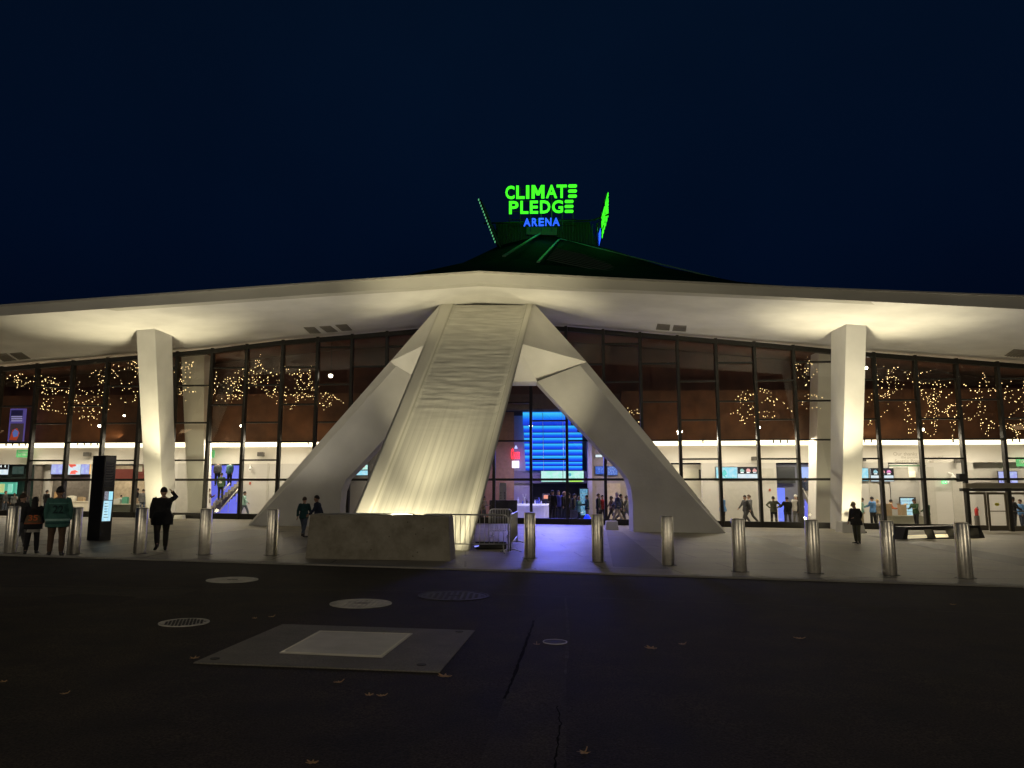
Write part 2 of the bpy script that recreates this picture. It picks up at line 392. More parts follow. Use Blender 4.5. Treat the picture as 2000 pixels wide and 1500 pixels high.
# ---- buttress: the long raking leg in front
TL, TR = WP(862, 592, 5.7), WP(1042, 592, 5.7)
BL, BR = Gd(661, 1074), Gd(918, 1075)
slope = ((BL+BR)/2 - (TL+TR)/2); across = (TR-TL).normalized()
nrm = across.cross(slope.normalized()).normalized()
if nrm.z < 0: nrm = -nrm
NU, NV = 40, 240
leg = MB(); uvs = []
import mathutils
for j in range(NV+1):
    v = j/NV; a = TL.lerp(BL, v); b = TR.lerp(BR, v); 
    for i in range(NU+1):
        u = i/NU; p = a.lerp(b, u)
        eL, eR = 0.13, 0.93
        d = 0.0
        if eL < u < eR:
            k = min((u-eL)/0.02, (eR-u)/0.02, 1.0); d -= 0.10*k
            rough = max(0, min(1, (0.62-v)/0.12))
            nz = mathutils.noise.noise(Vector((u*3.4, v*62, 1.3)))*0.55 + mathutils.noise.noise(Vector((u*7, v*120, 7.3)))*0.45
            d += nz*0.019*k*(0.15 + 0.85*rough)
        else:
            d += mathutils.noise.noise(Vector((u*6, v*16, 3)))*0.008
        leg.v.append(tuple(p + nrm*d)); uvs.append((u, v))
for j in range(NV):
    for i in range(NU):
        q = j*(NU+1)+i; leg.f.append([q, q+1, q+NU+2, q+NU+1])
nf_top = len(leg.f)
# the underside and the sides
TH = 1.3
def edge_idx(j, i): return j*(NU+1)+i
kb_ = len(leg.v)
for j in range(NV+1):
    for i in (0, NU):
        p = Vector(leg.v[edge_idx(j, i)]); ins = across*(0.35 if i == 0 else -0.35)
        q = p - nrm*TH + ins; gz = G(q.x, q.y)-0.05
        if q.z < gz: q.z = gz
        leg.v.append(tuple(q)); uvs.append((0.02, j/NV))
for j in range(NV):
    l0, r0 = kb_+2*j, kb_+2*j+1; l1, r1 = l0+2, r0+2
    leg.f += [[edge_idx(j,0), edge_idx(j+1,0), l1, l0], [edge_idx(j+1,NU), edge_idx(j,NU), r0, r1], [l0, l1, r1, r0]]
leg.f.append([edge_idx(NV, i) for i in range(NU+1)] + [kb_+2*NV+1, kb_+2*NV])
me = leg.mesh('buttress'); uvl = me.uv_layers.new(name='UVMap')
for lp in me.loops: uvl.data[lp.index].uv = uvs[lp.vertex_index]
bmx = bmesh.new(); bmx.from_mesh(me); bmesh.ops.recalc_face_normals(bmx, faces=bmx.faces); bmx.to_mesh(me); bmx.free()
mleg = bpy.data.materials.new('board_marked_concrete'); mleg.use_nodes = True; n = mleg.node_tree.nodes; L = mleg.node_tree.links
b = n['Principled BSDF']; b.inputs['Roughness'].default_value = 0.85
uvn = n.new('ShaderNodeUVMap'); 
def maps(sx, sy, rot=0):
    mp = n.new('ShaderNodeMapping'); mp.inputs['Scale'].default_value = (sx, sy, 1); mp.inputs['Rotation'].default_value = (0, 0, rot); L.new(uvn.outputs[0], mp.inputs[0]); return mp
m1 = maps(4.5, 90); n1 = n.new('ShaderNodeTexNoise'); n1.inputs['Scale'].default_value = 1; n1.inputs['Detail'].default_value = 7; n1.inputs['Distortion'].default_value = 0.6; L.new(m1.outputs[0], n1.inputs[0])
m2_ = maps(26, 1.4, 0.0); n2 = n.new('ShaderNodeTexNoise'); n2.inputs['Scale'].default_value = 1; n2.inputs['Detail'].default_value = 4; L.new(m2_.outputs[0], n2.inputs[0])
sepu = n.new('ShaderNodeSeparateXYZ'); L.new(uvn.outputs[0], sepu.inputs[0])
mr = n.new('ShaderNodeMapRange'); mr.inputs['From Min'].default_value = 0.48; mr.inputs['From Max'].default_value = 0.68; L.new(sepu.outputs['Y'], mr.inputs[0])
mxf = n.new('ShaderNodeMixRGB'); L.new(mr.outputs[0], mxf.inputs[0]); L.new(n1.outputs['Fac'], mxf.inputs[1]); L.new(n2.outputs['Fac'], mxf.inputs[2])
rr = n.new('ShaderNodeValToRGB'); rr.color_ramp.elements[0].position = 0.30; rr.color_ramp.elements[0].color = (0.48, 0.475, 0.43, 1)
rr.color_ramp.elements[1].position = 0.62; rr.color_ramp.elements[1].color = (0.64, 0.63, 0.57, 1)
L.new(mxf.outputs[0], rr.inputs[0])
# board joints across the lower half
m4 = maps(1, 1); wv = n.new('ShaderNodeTexBrick'); wv.inputs['Scale'].default_value = 1; wv.inputs['Brick Width'].default_value = 0.055; wv.inputs['Row Height'].default_value = 3.0
wv.inputs['Mortar Size'].default_value = 0.0022; wv.inputs['Color1'].default_value = (1,1,1,1); wv.inputs['Color2'].default_value = (0.94,0.94,0.93,1); wv.inputs['Mortar'].default_value = (0.80,0.80,0.78,1)
wv.offset = 0.0
L.new(m4.outputs[0], wv.inputs[0])
mj = n.new('ShaderNodeMixRGB'); mj.blend_type = 'MULTIPLY'; L.new(mr.outputs[0], mj.inputs[0]); L.new(rr.outputs[0], mj.inputs[1]); L.new(wv.outputs[0], mj.inputs[2])
rim = n.new('ShaderNodeValToRGB'); rim.color_ramp.interpolation = 'CONSTANT'; rim.color_ramp.elements[0].color = (1,1,1,1); rim.color_ramp.elements[1].position = .135; rim.color_ramp.elements[1].color = (0,0,0,1)
e_ = rim.color_ramp.elements.new(.93); e_.color = (1,1,1,1); L.new(sepu.outputs['X'], rim.inputs[0])
jl = n.new('ShaderNodeValToRGB'); jl.color_ramp.interpolation = 'CONSTANT'; jl.color_ramp.elements[0].color = (1,1,1,1); jl.color_ramp.elements[1].position = .128; jl.color_ramp.elements[1].color = (.72,.72,.68,1)
for p_, c_ in ((.140,(1,1,1,1)),(.926,(.72,.72,.68,1)),(.936,(1,1,1,1))):
    e_ = jl.color_ramp.elements.new(p_); e_.color = c_
L.new(sepu.outputs['X'], jl.inputs[0])
mrim = n.new('ShaderNodeMixRGB'); L.new(rim.outputs[0], mrim.inputs[0]); L.new(mj.outputs[0], mrim.inputs[1]); mrim.inputs[2].default_value = (.62,.61,.55,1)
mjl = n.new('ShaderNodeMixRGB'); mjl.blend_type = 'MULTIPLY'; mjl.inputs[0].default_value = 1; L.new(mrim.outputs[0], mjl.inputs[1]); L.new(jl.outputs[0], mjl.inputs[2]); L.new(mjl.outputs[0], b.inputs['Base Color'])
inv = n.new('ShaderNodeMath'); inv.operation = 'MULTIPLY_ADD'; inv.inputs[1].default_value = -.12; inv.inputs[2].default_value = .15; L.new(rim.outputs[0], inv.inputs[0])
bp = n.new('ShaderNodeBump'); bp.inputs['Distance'].default_value = 0.05; L.new(inv.outputs[0], bp.inputs['Strength']); L.new(mxf.outputs[0], bp.inputs['Height']); L.new(bp.outputs[0], b.inputs['Normal'])
me.materials.append(mleg)
buttress = bpy.data.objects.new('buttress', me); COL.objects.link(buttress); buttress.parent = arena; buttress.matrix_parent_inverse = parent_inv(arena)
buttress['label'] = 'long raking board-marked concrete leg running from the eave down to the plaza'
for p in me.polygons: p.use_smooth = p.index < nf_top

# ---- node above the splayed fins, and the fins
KL, KR = WP(762, 706, 6.4), WP(1145, 706, 6.4)
ML, MR = WP(838, 669, 8.3), WP(1009, 669, 8.3)
NL, NR = WP(808, 745, 6.2), WP(1049, 745, 6.2)
bk = Vector((0, 1.6, 0.0))
mb = MB()
mb.poly([TR, KR, MR]); mb.poly([TL, ML, KL]); mb.poly([MR, KR, NR]); mb.poly([ML, NL, KL]); mb.poly([ML, MR, NR, NL])
KLb, KRb, NLb, NRb, TLb, TRb = KL+bk, KR+bk, NL+bk, NR+bk, TL+bk, TR+bk
mb.poly([TR, TRb, KRb, KR]); mb.poly([TL, KL, KLb, TLb]); mb.poly([KR, KRb, NRb, NR]); mb.poly([NR, NRb, NLb, NL]); mb.poly([NL, NLb, KLb, KL]); mb.poly([TLb, KLb, NLb, NRb, KRb, TRb])
b_ = mb.build('brace_node', white_c, arena)
def fin(outer, crease, inner, name='fin', thick=1.25):
    """outer, crease, inner: polylines top to bottom"""
    m_ = MB()
    n_ = len(crease)
    face = crease + inner[::-1]
    m_.prism(face, (0, thick, 0))
    for i in range(len(outer)-1):      # bevel band set back from the front face
        o0, o1 = outer[i] , outer[i+1]; c0, c1 = crease[i], crease[i+1]
        m_.hexa([c0, c1, o1, o0], [c0+Vector((0,thick,0)), c1+Vector((0,thick,0)), o1+Vector((0,thick-0.5,0)), o0+Vector((0,thick-0.5,0))])
    return m_
def fp(px, py, t, back=0.0):
    """point on the fin plane: depth goes from the node (t=0) to the base (t=1)"""
    p = WP(px, py, 6.7)
    for _ in range(6): p = WP(px, py, lerp(6.4, 7.1, (7.6-p.z)/7.8) - back)
    return p
def gp(px, py): 
    p = fp(px, py, 1); p.z = G(p.x, p.y) - 0.05; return p
oR = [fp(1145,706,0,.35), fp(1310,905,.6,.35), gp(1425,1038)+Vector((0,.35,0))]
cR = [fp(1132,713,0), fp(1297,910,.6), gp(1419,1038.3)]
iR = [fp(1049,745,0), fp(1178,884,.55), fp(1209,912,.62), fp(1226,935,.68), fp(1233,956,.75), fp(1236,985,.85), gp(1237,1036.5)]
fin(oR, cR, iR).build('fin', white_c, arena)
oL = [fp(762,706,0,.35), fp(587,905,.6,.35), gp(478,1027)+Vector((0,.35,0))]
cL = [fp(775,714,0), fp(601,908,.6), gp(485,1027.5)]
iL = [fp(850,745,0), fp(750,858,.5), fp(700,912,.62), fp(676,936,.7), fp(667,960,.76), fp(664,990,.85), gp(664,1032)]
fin(oL, cL, iL).build('fin', white_c, arena)

# ---- freestanding tapered columns
def column(front_top, front_bot, side_top, side_bot, name='column'):
    # front_*: (pxl, pxr, py); side: px of far edge of the visible side
    tl, tr = WP(front_top[0], front_top[2], 5.7), WP(front_top[1], front_top[2], 5.7)
    g0 = Gd((front_bot[0]+front_bot[1])/2, front_bot[2]); off = 42.5 - KW*g0.x - g0.y
    bl, br = WP(front_bot[0], front_bot[2], off), WP(front_bot[1], front_bot[2], off)
    bl.z -= 0.05; br.z -= 0.05; tl.z += 0.35; tr.z += 0.35
    dt, db = 1.9, 1.5
    fr = [bl, br, tr, tl]; bk_ = [bl+Vector((0.05, db, 0)), br+Vector((0.05, db, 0)), tr+Vector((0.05, dt, 0.1)), tl+Vector((0.05, dt, 0.1))]
    return MB().hexa(fr, bk_), (bl+br)/2, (tl+tr)/2
cl, cbL, ctL = column((264, 301, 645), (286, 319, 1013), 0, 0); cl.build('column', white_c, arena, bevel=0.03)
cr, cbR, ctR = column((1654, 1694, 637), (1643, 1681, 1036), 0, 0); cr.build('column', white_c, arena, bevel=0.03)
# matching columns inside the glass
for q in ((352, 398, 700, 368, 398, 1000), (1600, 1643, 700, 1592, 1630, 1012)):
    t0, t1 = WP(q[0], q[2], -2.2), WP(q[1], q[2], -2.2); b0, b1 = WP(q[3], q[5], -2.2), WP(q[4], q[5], -2.2)
    t0.z += .6; t1.z += .6; b0.z = G(b0.x, b0.y); b1.z = G(b1.x, b1.y)
    v_ = Vector((0, 1.2, 0)); MB().hexa([b0, b1, t1, t0], [b0+v_, b1+v_, t1+v_, t0+v_]).build('inner_column', white_w, arena, bevel=0.03)

# ---- soffit ventilation grilles
vent_m = mat('vent_louvre', (0.20, 0.185, 0.155), 0.7, noise=0.1)
def soffit_pt(px, py):
    a = WP(px, interp(fasb_t, px), EO); b = WP(px, interp(head_t, px), -1.2)
    t = (py - interp(fasb_t, px))/(interp(head_t, px)-interp(fasb_t, px)); d = ray(px, py)
    # intersect the sight line with segment a-b in the vertical sense
    lo, hi = 0.0, 1.0
    for _ in range(30):
        m_ = (lo+hi)/2; p = a.lerp(b, m_); k = (p.z-EYE)/p.y; kk = d.z/d.y
        if k > kk: lo = m_
        else: hi = m_
    return a.lerp(b, lo) - Vector((0, 0, 0.03))
for q in ([(593,639),(614,638.5),(627,650),(606,651)], [(624,637.5),(645,636),(660,647),(639,648.5)], [(655,634.5),(677,633),(688,644.5),(669,646)],
          [(1284,632),(1309,634),(1307,645),(1281,643)], [(1316,634.5),(1341,636),(1339,647),(1313,645.5)],
          [(-12,691),(12,690),(33,703),(8,706)], [(19,690),(42,688),(60,700),(37,702)], [(1962,694),(1980,682),(2010,684),(1998,697)]):
    P = [soffit_pt(*p) for p in q]; up = Vector((0, 0, 0.028))
    m_ = MB().hexa(P, [p+up for p in P])
    for i in range(1, 6):
        a = P[0].lerp(P[3], i/6); b = P[1].lerp(P[2], i/6); m_.add(bar(a - Vector((0,0,.03)), b - Vector((0,0,.03)), 0.05, 0.03))
    m_.build('soffit_vent', vent_m, arena)

# ---- glazed front: bay by bay
mull = [-221,-150,-78,-7,63,133,201,270,338,407,475,546,615,683,752,822,892,965,1037,1107,1181,1254,1328,1404,1480,1557,1636,1716,1797,1878,1959,2040,2121,2202]
zA = [WP(375, y, 0).z for y in (753.5, 826, 899)]; zB = [WP(585, y, 0).z for y in (717.5, 790, 863)]
ztr = WP(500, 937, 0).z
zA.insert(0, 2*zA[0]-zA[1]); zB.insert(0, 2*zB[0]-zB[1])
def head_z(x):
    # glass head height at wall coordinate x
    lo, hi = -600, 2600
    for _ in range(40):
        m_ = (lo+hi)/2
        if WP(m_, interp(head_t, m_), 0).x < x: lo = m_
        else: hi = m_
    return WP(lo, interp(head_t, lo), 0).z
MX = [WP(p, 862, 0).x for p in mull]
door_bays = {29, 30, 31}
for i in range(len(mull)-1):
    x0, x1 = MX[i], MX[i+1]; y0, y1 = WY(x0), WY(x1); ba = i % 2 == 0
    h0, h1 = head_z(x0), head_z(x1); g0, g1 = G(x0, y0), G(x1, y1)
    fr = MB(); ry = -math.atan(KW)
    def vert(x, zb, zt, wd=0.16, dp=0.30): fr.box((x, WY(x)-0.05, (zb+zt)/2), (wd, dp, zt-zb), ry)
    def hor(xa, xb, za, zb2, hh=0.09, dp=0.16):
        a0 = Vector((xa, WY(xa)-0.06, za)); b0 = Vector((xb, WY(xb)-0.06, zb2)); up = Vector((0,0,hh/2)); fw = Vector((0, dp/2, 0))
        fr.hexa([a0-fw-up, b0-fw-up, b0-fw+up, a0-fw+up], [a0+fw-up, b0+fw-up, b0+fw+up, a0+fw+up])
    vert(x0, g0, h0+0.1)
    if i == len(mull)-2: vert(x1, g1, h1)
    xa, xb = x0+0.085, x1-0.085
    hor(xa, xb, h0-0.08, h1-0.08, 0.26, 0.30)
    for z in (zA if ba else zB):
        if z < min(h0, h1)-0.5: hor(xa, xb, z, z)
    hor(xa, xb, ztr, ztr, 0.13)
    if i not in door_bays: hor(xa, xb, g0+0.16, g1+0.16, 0.32, 0.24)
    o = fr.build('window', frame_m, arena)
    pane = MB().poly([(xa, WY(xa), g0+0.1), (xb, WY(xb), g1+0.1), (xb, WY(xb), h1-0.1), (xa, WY(xa), h0-0.1)])
    pane.v = [tuple(Vector(v)) for v in pane.v]
    if i in door_bays: 
        pane = MB().poly([(xa, WY(xa), ztr+.1), (xb, WY(xb), ztr+.1), (xb, WY(xb), h1-0.1), (xa, WY(xa), h0-0.1)])
    po = MB(); po.v = pane.v; po.f = pane.f
    pobj = po.build('pane', glass, None); pobj.parent = o; pobj.matrix_parent_inverse = Matrix.Identity(4)
    # o has identity local transform (parent inverse cancels the Empty)

# ================================================================== INTERIOR SHELL
# timber bulkheads above the cove light, white walls below, by px extents on planes behind the glass
def strip(px0, px1, top, bot, off, thick, m, name, seg=8):
    """long wall strip; top/bot are functions of px giving pixel rows"""
    mb = MB()
    for k in range(seg):
        p = lerp(px0, px1, k/seg); q = lerp(px0, px1, (k+1)/seg)
        f = [WP(p, bot(p), off), WP(q, bot(q), off), WP(q, top(q), off), WP(p, top(p), off)]
        f2 = f[:]
        mb.hexa(f, [v+Vector((0, thick, 0)) for v in f])
    return mb.build(name, m, arena)
def strip_z(px0, px1, z1, z0, off, thick, m, name, seg=8, pref=880):
    mb = MB()
    for k in range(seg):
        a = WP(lerp(px0, px1, k/seg), pref, off); b = WP(lerp(px0, px1, (k+1)/seg), pref, off)
        za = z0 if z0 is not None else G(a.x, a.y); zb = z0 if z0 is not None else G(b.x, b.y)
        f = [(a.x, a.y, za), (b.x, b.y, zb), (b.x, b.y, z1), (a.x, a.y, z1)]
        mb.hexa(f, [(v[0], v[1]+thick, v[2]) for v in f])
    return mb.build(name, m, arena)
BO = -4.0                                   # timber bulkhead plane
zc = WP(300, 864, BO).z                     # its lower edge
zm = WP(300, 771, BO).z  # lower edge of the dark reflection, where the timber tone changes
strip_z(-500, 700, zm, zc, BO, 0.3, brown_lo, 'timber_bulkhead')
strip_z(1215, 2500, zm, zc, BO, 0.3, brown_lo, 'timber_bulkhead')
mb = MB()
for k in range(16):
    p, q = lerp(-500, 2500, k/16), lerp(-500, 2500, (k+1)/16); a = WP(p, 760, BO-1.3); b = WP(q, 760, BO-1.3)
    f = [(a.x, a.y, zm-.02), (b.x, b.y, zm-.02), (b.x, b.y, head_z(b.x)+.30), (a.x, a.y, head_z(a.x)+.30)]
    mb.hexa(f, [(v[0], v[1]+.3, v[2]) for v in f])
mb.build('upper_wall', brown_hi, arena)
strip_z(700, 1215, zm, WP(1000, 800, BO-1).z, BO-1.2, 0.3, mat('grey_brown_panel', (0.13,0.085,0.06), .6, noise=.2), 'entrance_bulkhead', 3)
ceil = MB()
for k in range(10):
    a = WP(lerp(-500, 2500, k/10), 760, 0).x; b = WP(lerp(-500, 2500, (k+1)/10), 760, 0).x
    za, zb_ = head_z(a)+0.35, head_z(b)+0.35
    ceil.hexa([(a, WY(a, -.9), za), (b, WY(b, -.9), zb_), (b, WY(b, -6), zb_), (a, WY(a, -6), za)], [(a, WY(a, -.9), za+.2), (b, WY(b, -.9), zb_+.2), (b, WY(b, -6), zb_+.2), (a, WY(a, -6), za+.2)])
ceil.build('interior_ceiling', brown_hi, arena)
# closing floor of the bulkhead and ceiling of the concourse
WO = -5.0                                   # white wall plane
zw = WP(450, 906, WO).z                     # lower edge of its upper band
def conc_ceiling(px0, px1, name):
    a = WP(px0, 880, BO).x; b = WP(px1, 880, BO).x; m_ = MB()
    m_.hexa([(a, WY(a, BO-.31), zc+.35), (b, WY(b, BO-.31), zc+.35), (b, WY(b, WO-9), zc+.35), (a, WY(a, WO-9), zc+.35)],
            [(a, WY(a, BO-.31), zc+.5), (b, WY(b, BO-.31), zc+.5), (b, WY(b, WO-9), zc+.5), (a, WY(a, WO-9), zc+.5)])
    m_.build(name, white_w, arena)
conc_ceiling(-500, 690, 'concourse_ceiling'); conc_ceiling(1225, 2500, 'concourse_ceiling')
# cove strip: a real glowing strip tucked behind the timber edge
def cove(px0, px1):
    m_ = MB(); a = WP(px0, 870, WO+.06); b = WP(px1, 870, WO+.06); z1 = zc+0.25; z0 = zc-0.26
    m_.hexa([(a.x, a.y, z0), (b.x, b.y, z0), (b.x, b.y, z1), (a.x, a.y, z1)], [(a.x, a.y+.05, z0), (b.x, b.y+.05, z0), (b.x, b.y+.05, z1), (a.x, a.y+.05, z1)])
    m_.build('cove_light', cove_m, arena)
cove(-400, 668); cove(1262, 2400)
for p0_, p1_ in ((-100, 200), (200, 440), (440, 668), (1262, 1500), (1500, 1740), (1740, 2100)):
    a = WP((p0_+p1_)/2, 870, WO+.32); light('AREA', 'cove_wash_light', (a.x, a.y, zc+.02), (a.x, a.y+.12, zc-2), 30, (1.0,.82,.56), abs(WP(p1_,870,WO).x-WP(p0_,870,WO).x), size_y=.12)
# upper band of the white wall
strip_z(-500, 690, zc+.4, zw, WO, 0.25, white_w, 'upper_white_wall')
strip_z(1225, 2500, zc+.4, zw, WO, 0.25, white_w, 'upper_white_wall')
# lower solid wall pieces
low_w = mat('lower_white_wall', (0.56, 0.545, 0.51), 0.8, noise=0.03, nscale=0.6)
def wall(px0, px1, z1, off=WO, m=low_w, thick=0.25, z0=None, name='interior_wall'):
    return strip_z(px0, px1, z1, z0, off, thick, m, name, 2, pref=960)
zwl = zw - 0.003
wall(338, 403, zwl); wall(466, 662, zwl)
wall(668, 760, zc+.3, WO-1.0)
wall(1225, 1275, zwl); wall(1372, 1518, zwl); wall(1255, 1372, zwl, WO-3.0, mat('warm_white_wall', (.75,.72,.58), .8))
wall(1618, 1738, zwl); wall(1800, 1905, zwl); wall(1905, 2020, zwl, WO-.5); wall(1740, 1800, zwl, WO-2.5)
wall(-300, -60, zwl)
dark_in = mat('dark_interior', (0.045, 0.042, 0.040), 0.6, noise=0.2)
mid_in = mat('taupe_interior', (0.17, 0.15, 0.13), 0.6, noise=0.2)
wall(-60, 64, zwl, WO-2.5, mat('dark_teal_shop_wall', (0.03,0.055,0.05), .6)); wall(64, 78, zwl, WO-.2, mid_in); wall(78, 97, zwl, WO-.6)
wall(75, 182, zwl, WO-3.0, mid_in); wall(174, 180, zwl, WO-.1); wall(180, 340, zwl, WO-3.2, mat('cream_kitchen_wall', (.5,.42,.30), .6, noise=.2))
wall(180, 290, WP(240, 916, WO-.3).z, WO-.3, mat('maroon_header', (.17,.035,.025), .5), z0=WP(240, 936, WO-.3).z, name='header_panel')
wall(97, 174, zwl, WO-.5, mat('dark_header', (.05,.035,.045), .5), z0=WP(140, 938, WO-.5).z, name='header_panel')
wall(-60, 62, zwl, WO-.4, mat('green_black_header', (.02,.035,.032), .5), z0=WP(40, 938, WO-.4).z, name='header_panel')
# stair recesses
blue_wall = mat('blue_lit_wall', (.2, .25, .7), .6, emit=(0.04, 0.06, 1.0), estr=0.55)  # blue light of the stair opening put into the wall as emission
wall(400, 470, zwl, WO-3.2, blue_wall, name='stair_wall')
wall(1516, 1622, zwl, WO-3.4, mat('grey_stair_wall', (.22,.23,.28), .6), name='stair_wall')
# centre hall
hall_tan = mat('tan_wall', (.42, .22, .12), .6, noise=.15)
wall(940, 1004, WP(980, 805, WO-3).z, WO-3.0, hall_tan); wall(820, 1230, WP(1000, 790, WO-9).z, WO-9.0, mat('dark_blue_hall', (.05,.05,.10), .6))
wall(1000, 1036, WP(1010, 812, WO-3.4).z, WO-3.4, mat('lilac_wall', (.42,.38,.50), .6)); 
wall(820, 1150, WP(1000, 920, WO-3.2).z, WO-3.2, mat('lilac_grey_header', (.24,.20,.27), .6), z0=WP(1000, 944, WO-3.2).z, name='header_panel')
wall(820, 1150, WP(1000, 944, WO-4.4).z, WO-4.4, mat('black_bar_back', (.012,.012,.02), .5), name='bar_back_wall')
wall(1149, 1157, WP(1150, 860, WO-2.6).z, WO-2.6, mat('lilac_pier', (.5,.48,.72), .6), thick=.6, name='pier')
wall(1157, 1262, WP(1200, 870, WO-3.0).z, WO-3.0, mat('warm_grey_wall', (.42,.38,.36), .6))
wall(1185, 1212, WP(1200, 944, WO-2.7).z, WO-2.7, mat('cream_stone', (.60,.52,.36), .6, noise=.1))

grey_p = mat('grey_wall_panel', (0.48,0.465,0.42), .7, noise=.05)
for q in ((1746,913,1775,940),(1880,918,1936,941),(1486,915,1512,945),(345,905,372,1005),(520,905,524,1008),(1405,938,1478,1022),(1812,912,1828,1030),(1862,930,1880,1030),(1700,940,1716,1020)):
    panel(*q, WO+.03 if q[0] < 1740 or q[0] > 1800 else WO+.03, .06).build('wall_panel', grey_p, arena)
panel(1750, 920, 1788, 932, WO-2.3, .1).build('lit_bulkhead', mat('warm_lit_panel', (.8,.75,.55), .6, emit=(1,.85,.5), estr=.35), arena)
# blue louvre screen
root = empty('louvre_screen', WP(1080, 918, WO-2.9), 'tall screen of curved horizontal slats glowing blue behind the entrance glass', 'light screen')
ys_ = [804, 831, 844.5, 855, 866, 878, 889.5, 902, 910, 919]
def blue_mat(i):
    m = bpy.data.materials.new('blue_slat_glow'); m.use_nodes = True; n = m.node_tree.nodes; L = m.node_tree.links
    tcn = n.new('ShaderNodeTexCoord'); sx = n.new('ShaderNodeSeparateXYZ'); L.new(tcn.outputs['Generated'], sx.inputs[0])
    rp = n.new('ShaderNodeValToRGB'); els = rp.color_ramp.elements
    els[0].position = 0.0; els[0].color = (0.01, 0.03, 0.62, 1); els[1].position = 1.0; els[1].color = (0.02, 0.22, 1.0, 1)
    e = els.new(0.40); e.color = (0.012, 0.11, 1.0, 1); e = els.new(0.66); e.color = (0.02, 0.36, 1.0, 1); e = els.new(0.88); e.color = (0.06, 0.60, 1.0, 1)
    L.new(sx.outputs['Z'], rp.inputs[0]); b = n['Principled BSDF']; b.inputs['Base Color'].default_value = (.01,.02,.15,1); b.inputs['Specular IOR Level'].default_value = 0
    L.new(rp.outputs[0], b.inputs['Emission Color']); b.inputs['Emission Strength'].default_value = 1.05
    return m
bm_ = blue_mat(0)
for i in range(len(ys_)-1):
    xl = 1021 + 6*(ys_[i]-804)/114; xr = 1137 if ys_[i+1] > 850 else 1095 + 42*max(0,(ys_[i+1]-810))/45
    ym = (ys_[i]+ys_[i+1])/2; a = WP(xl, ym, WO-2.9); b = WP(xr, ym, WO-2.9); z1 = WP(1080, ys_[i]+.4, WO-2.9).z; z0 = WP(1080, ys_[i+1]-.4, WO-2.9).z
    m_ = MB(); rings = []
    for s_ in range(7):
        t = s_/6; z = lerp(z0, z1, t); dy = 0.16*math.sin(math.pi*t*0.9)
        rings.append([(a.x, a.y-dy, z), (b.x, b.y-dy, z), (b.x, b.y-dy+.05, z), (a.x, a.y-dy+.05, z)])
    m_.loft(rings).build('slat', bm_, root, smooth=False)
for px in (1060, 1099):
    m_ = MB(); a = WP(px, 806, WO-2.7); b = WP(px+2, 920, WO-2.7); m_.tube([a, b], 0.018, 6).build('hanging_rod', galv, root)

# glowing red and white wall sign
root = empty('neon_sign', WP(1008, 905, WO-3.0), 'red neon script sign over a small white lit box left of the blue screen', 'neon sign')
red_n = mat('red_neon', (.5,.05,.05), .4, emit=(1.0, .03, .05), estr=2.2); wht_n = mat('white_lit_box', (.9,.9,.9), .4, emit=(.95,.88,1.0), estr=1.3)
O = WP(998.5, 897, WO-2.95); wd = WP(1015, 897, WO-2.95).x - O.x
place_text('Coors', O, (1, -KW, 0), (0, 0, 1), 0.72, width=wd, depth=0.06, offset=0.03).build('lettering', red_n, root)
MB().poly([WP(1004,876,WO-2.95), WP(1011,876,WO-2.95), WP(1008,869,WO-2.95)]).prism([WP(1004,876,WO-2.97), WP(1011,876,WO-2.97), WP(1008,869,WO-2.97)], (0,.05,0)).build('mountain_mark', mat('blue_white_neon', (.6,.7,.9), .4, emit=(.5,.6,1.0), estr=1.2), root)
panel(1000, 900, 1014, 914, WO-2.95, .12).build('lit_box', wht_n, root, bevel=.02)
# blue edge light on the lilac wall
# ================================================================== LIT SCREENS
def art_mat(name, ca, cb, cc, strength, scale=3.0):
    m = bpy.data.materials.new(name); m.use_nodes = True; n = m.node_tree.nodes; L = m.node_tree.links
    tcn = n.new('ShaderNodeTexCoord'); nz = n.new('ShaderNodeTexNoise'); nz.inputs['Scale'].default_value = scale; L.new(tcn.outputs['Generated'], nz.inputs[0])
    rp = n.new('ShaderNodeValToRGB'); rp.color_ramp.interpolation = 'EASE'; e = rp.color_ramp.elements
    e[0].position = .35; e[0].color = (*ca, 1); e[1].position = .7; e[1].color = (*cc, 1); k = e.new(.52); k.color = (*cb, 1)
    L.new(nz.outputs['Fac'], rp.inputs[0]); b = n['Principled BSDF']; L.new(rp.outputs[0], b.inputs['Emission Color']); b.inputs['Emission Strength'].default_value = strength
    b.inputs['Base Color'].default_value = (.02,.02,.02,1); b.inputs['Roughness'].default_value = .3
    return m
scr_cyan = art_mat('cyan_screen', (.30,.80,1.0), (.45,.85,1.0), (.65,.9,1.0), 1.0)
scr_white = art_mat('white_screen', (.70,.85,1.0), (.8,.92,1.0), (.9,.95,1.0), 1.0)
scr_lilac = art_mat('lilac_screen', (.42,.42,1.0), (.5,.55,1.0), (.6,.7,1.0), .95)
scr_dark = art_mat('dark_screen', (.02,.05,.04), (.03,.07,.06), (.05,.08,.07), .8)
scr_mint = art_mat('mint_screen', (.45,1.0,.8), (.6,1.0,.95), (.75,1.0,.9), 1.0)
red_l = mat('red_screen_mark', (.5,.1,.1), .4, emit=(1,.12,.08), estr=.8); red_l2 = mat('pink_screen_mark', (.5,.2,.2), .4, emit=(1,.55,.55), estr=.9)
teal_l = mat('teal_screen_mark', (.1,.4,.4), .4, emit=(.02,.35,.42), estr=.8); blk_l = mat('black_screen_mark', (.01,.01,.02), .4)
wht_l = mat('white_screen_mark', (.8,.8,.8), .4, emit=(.85,.95,1), estr=1.0)
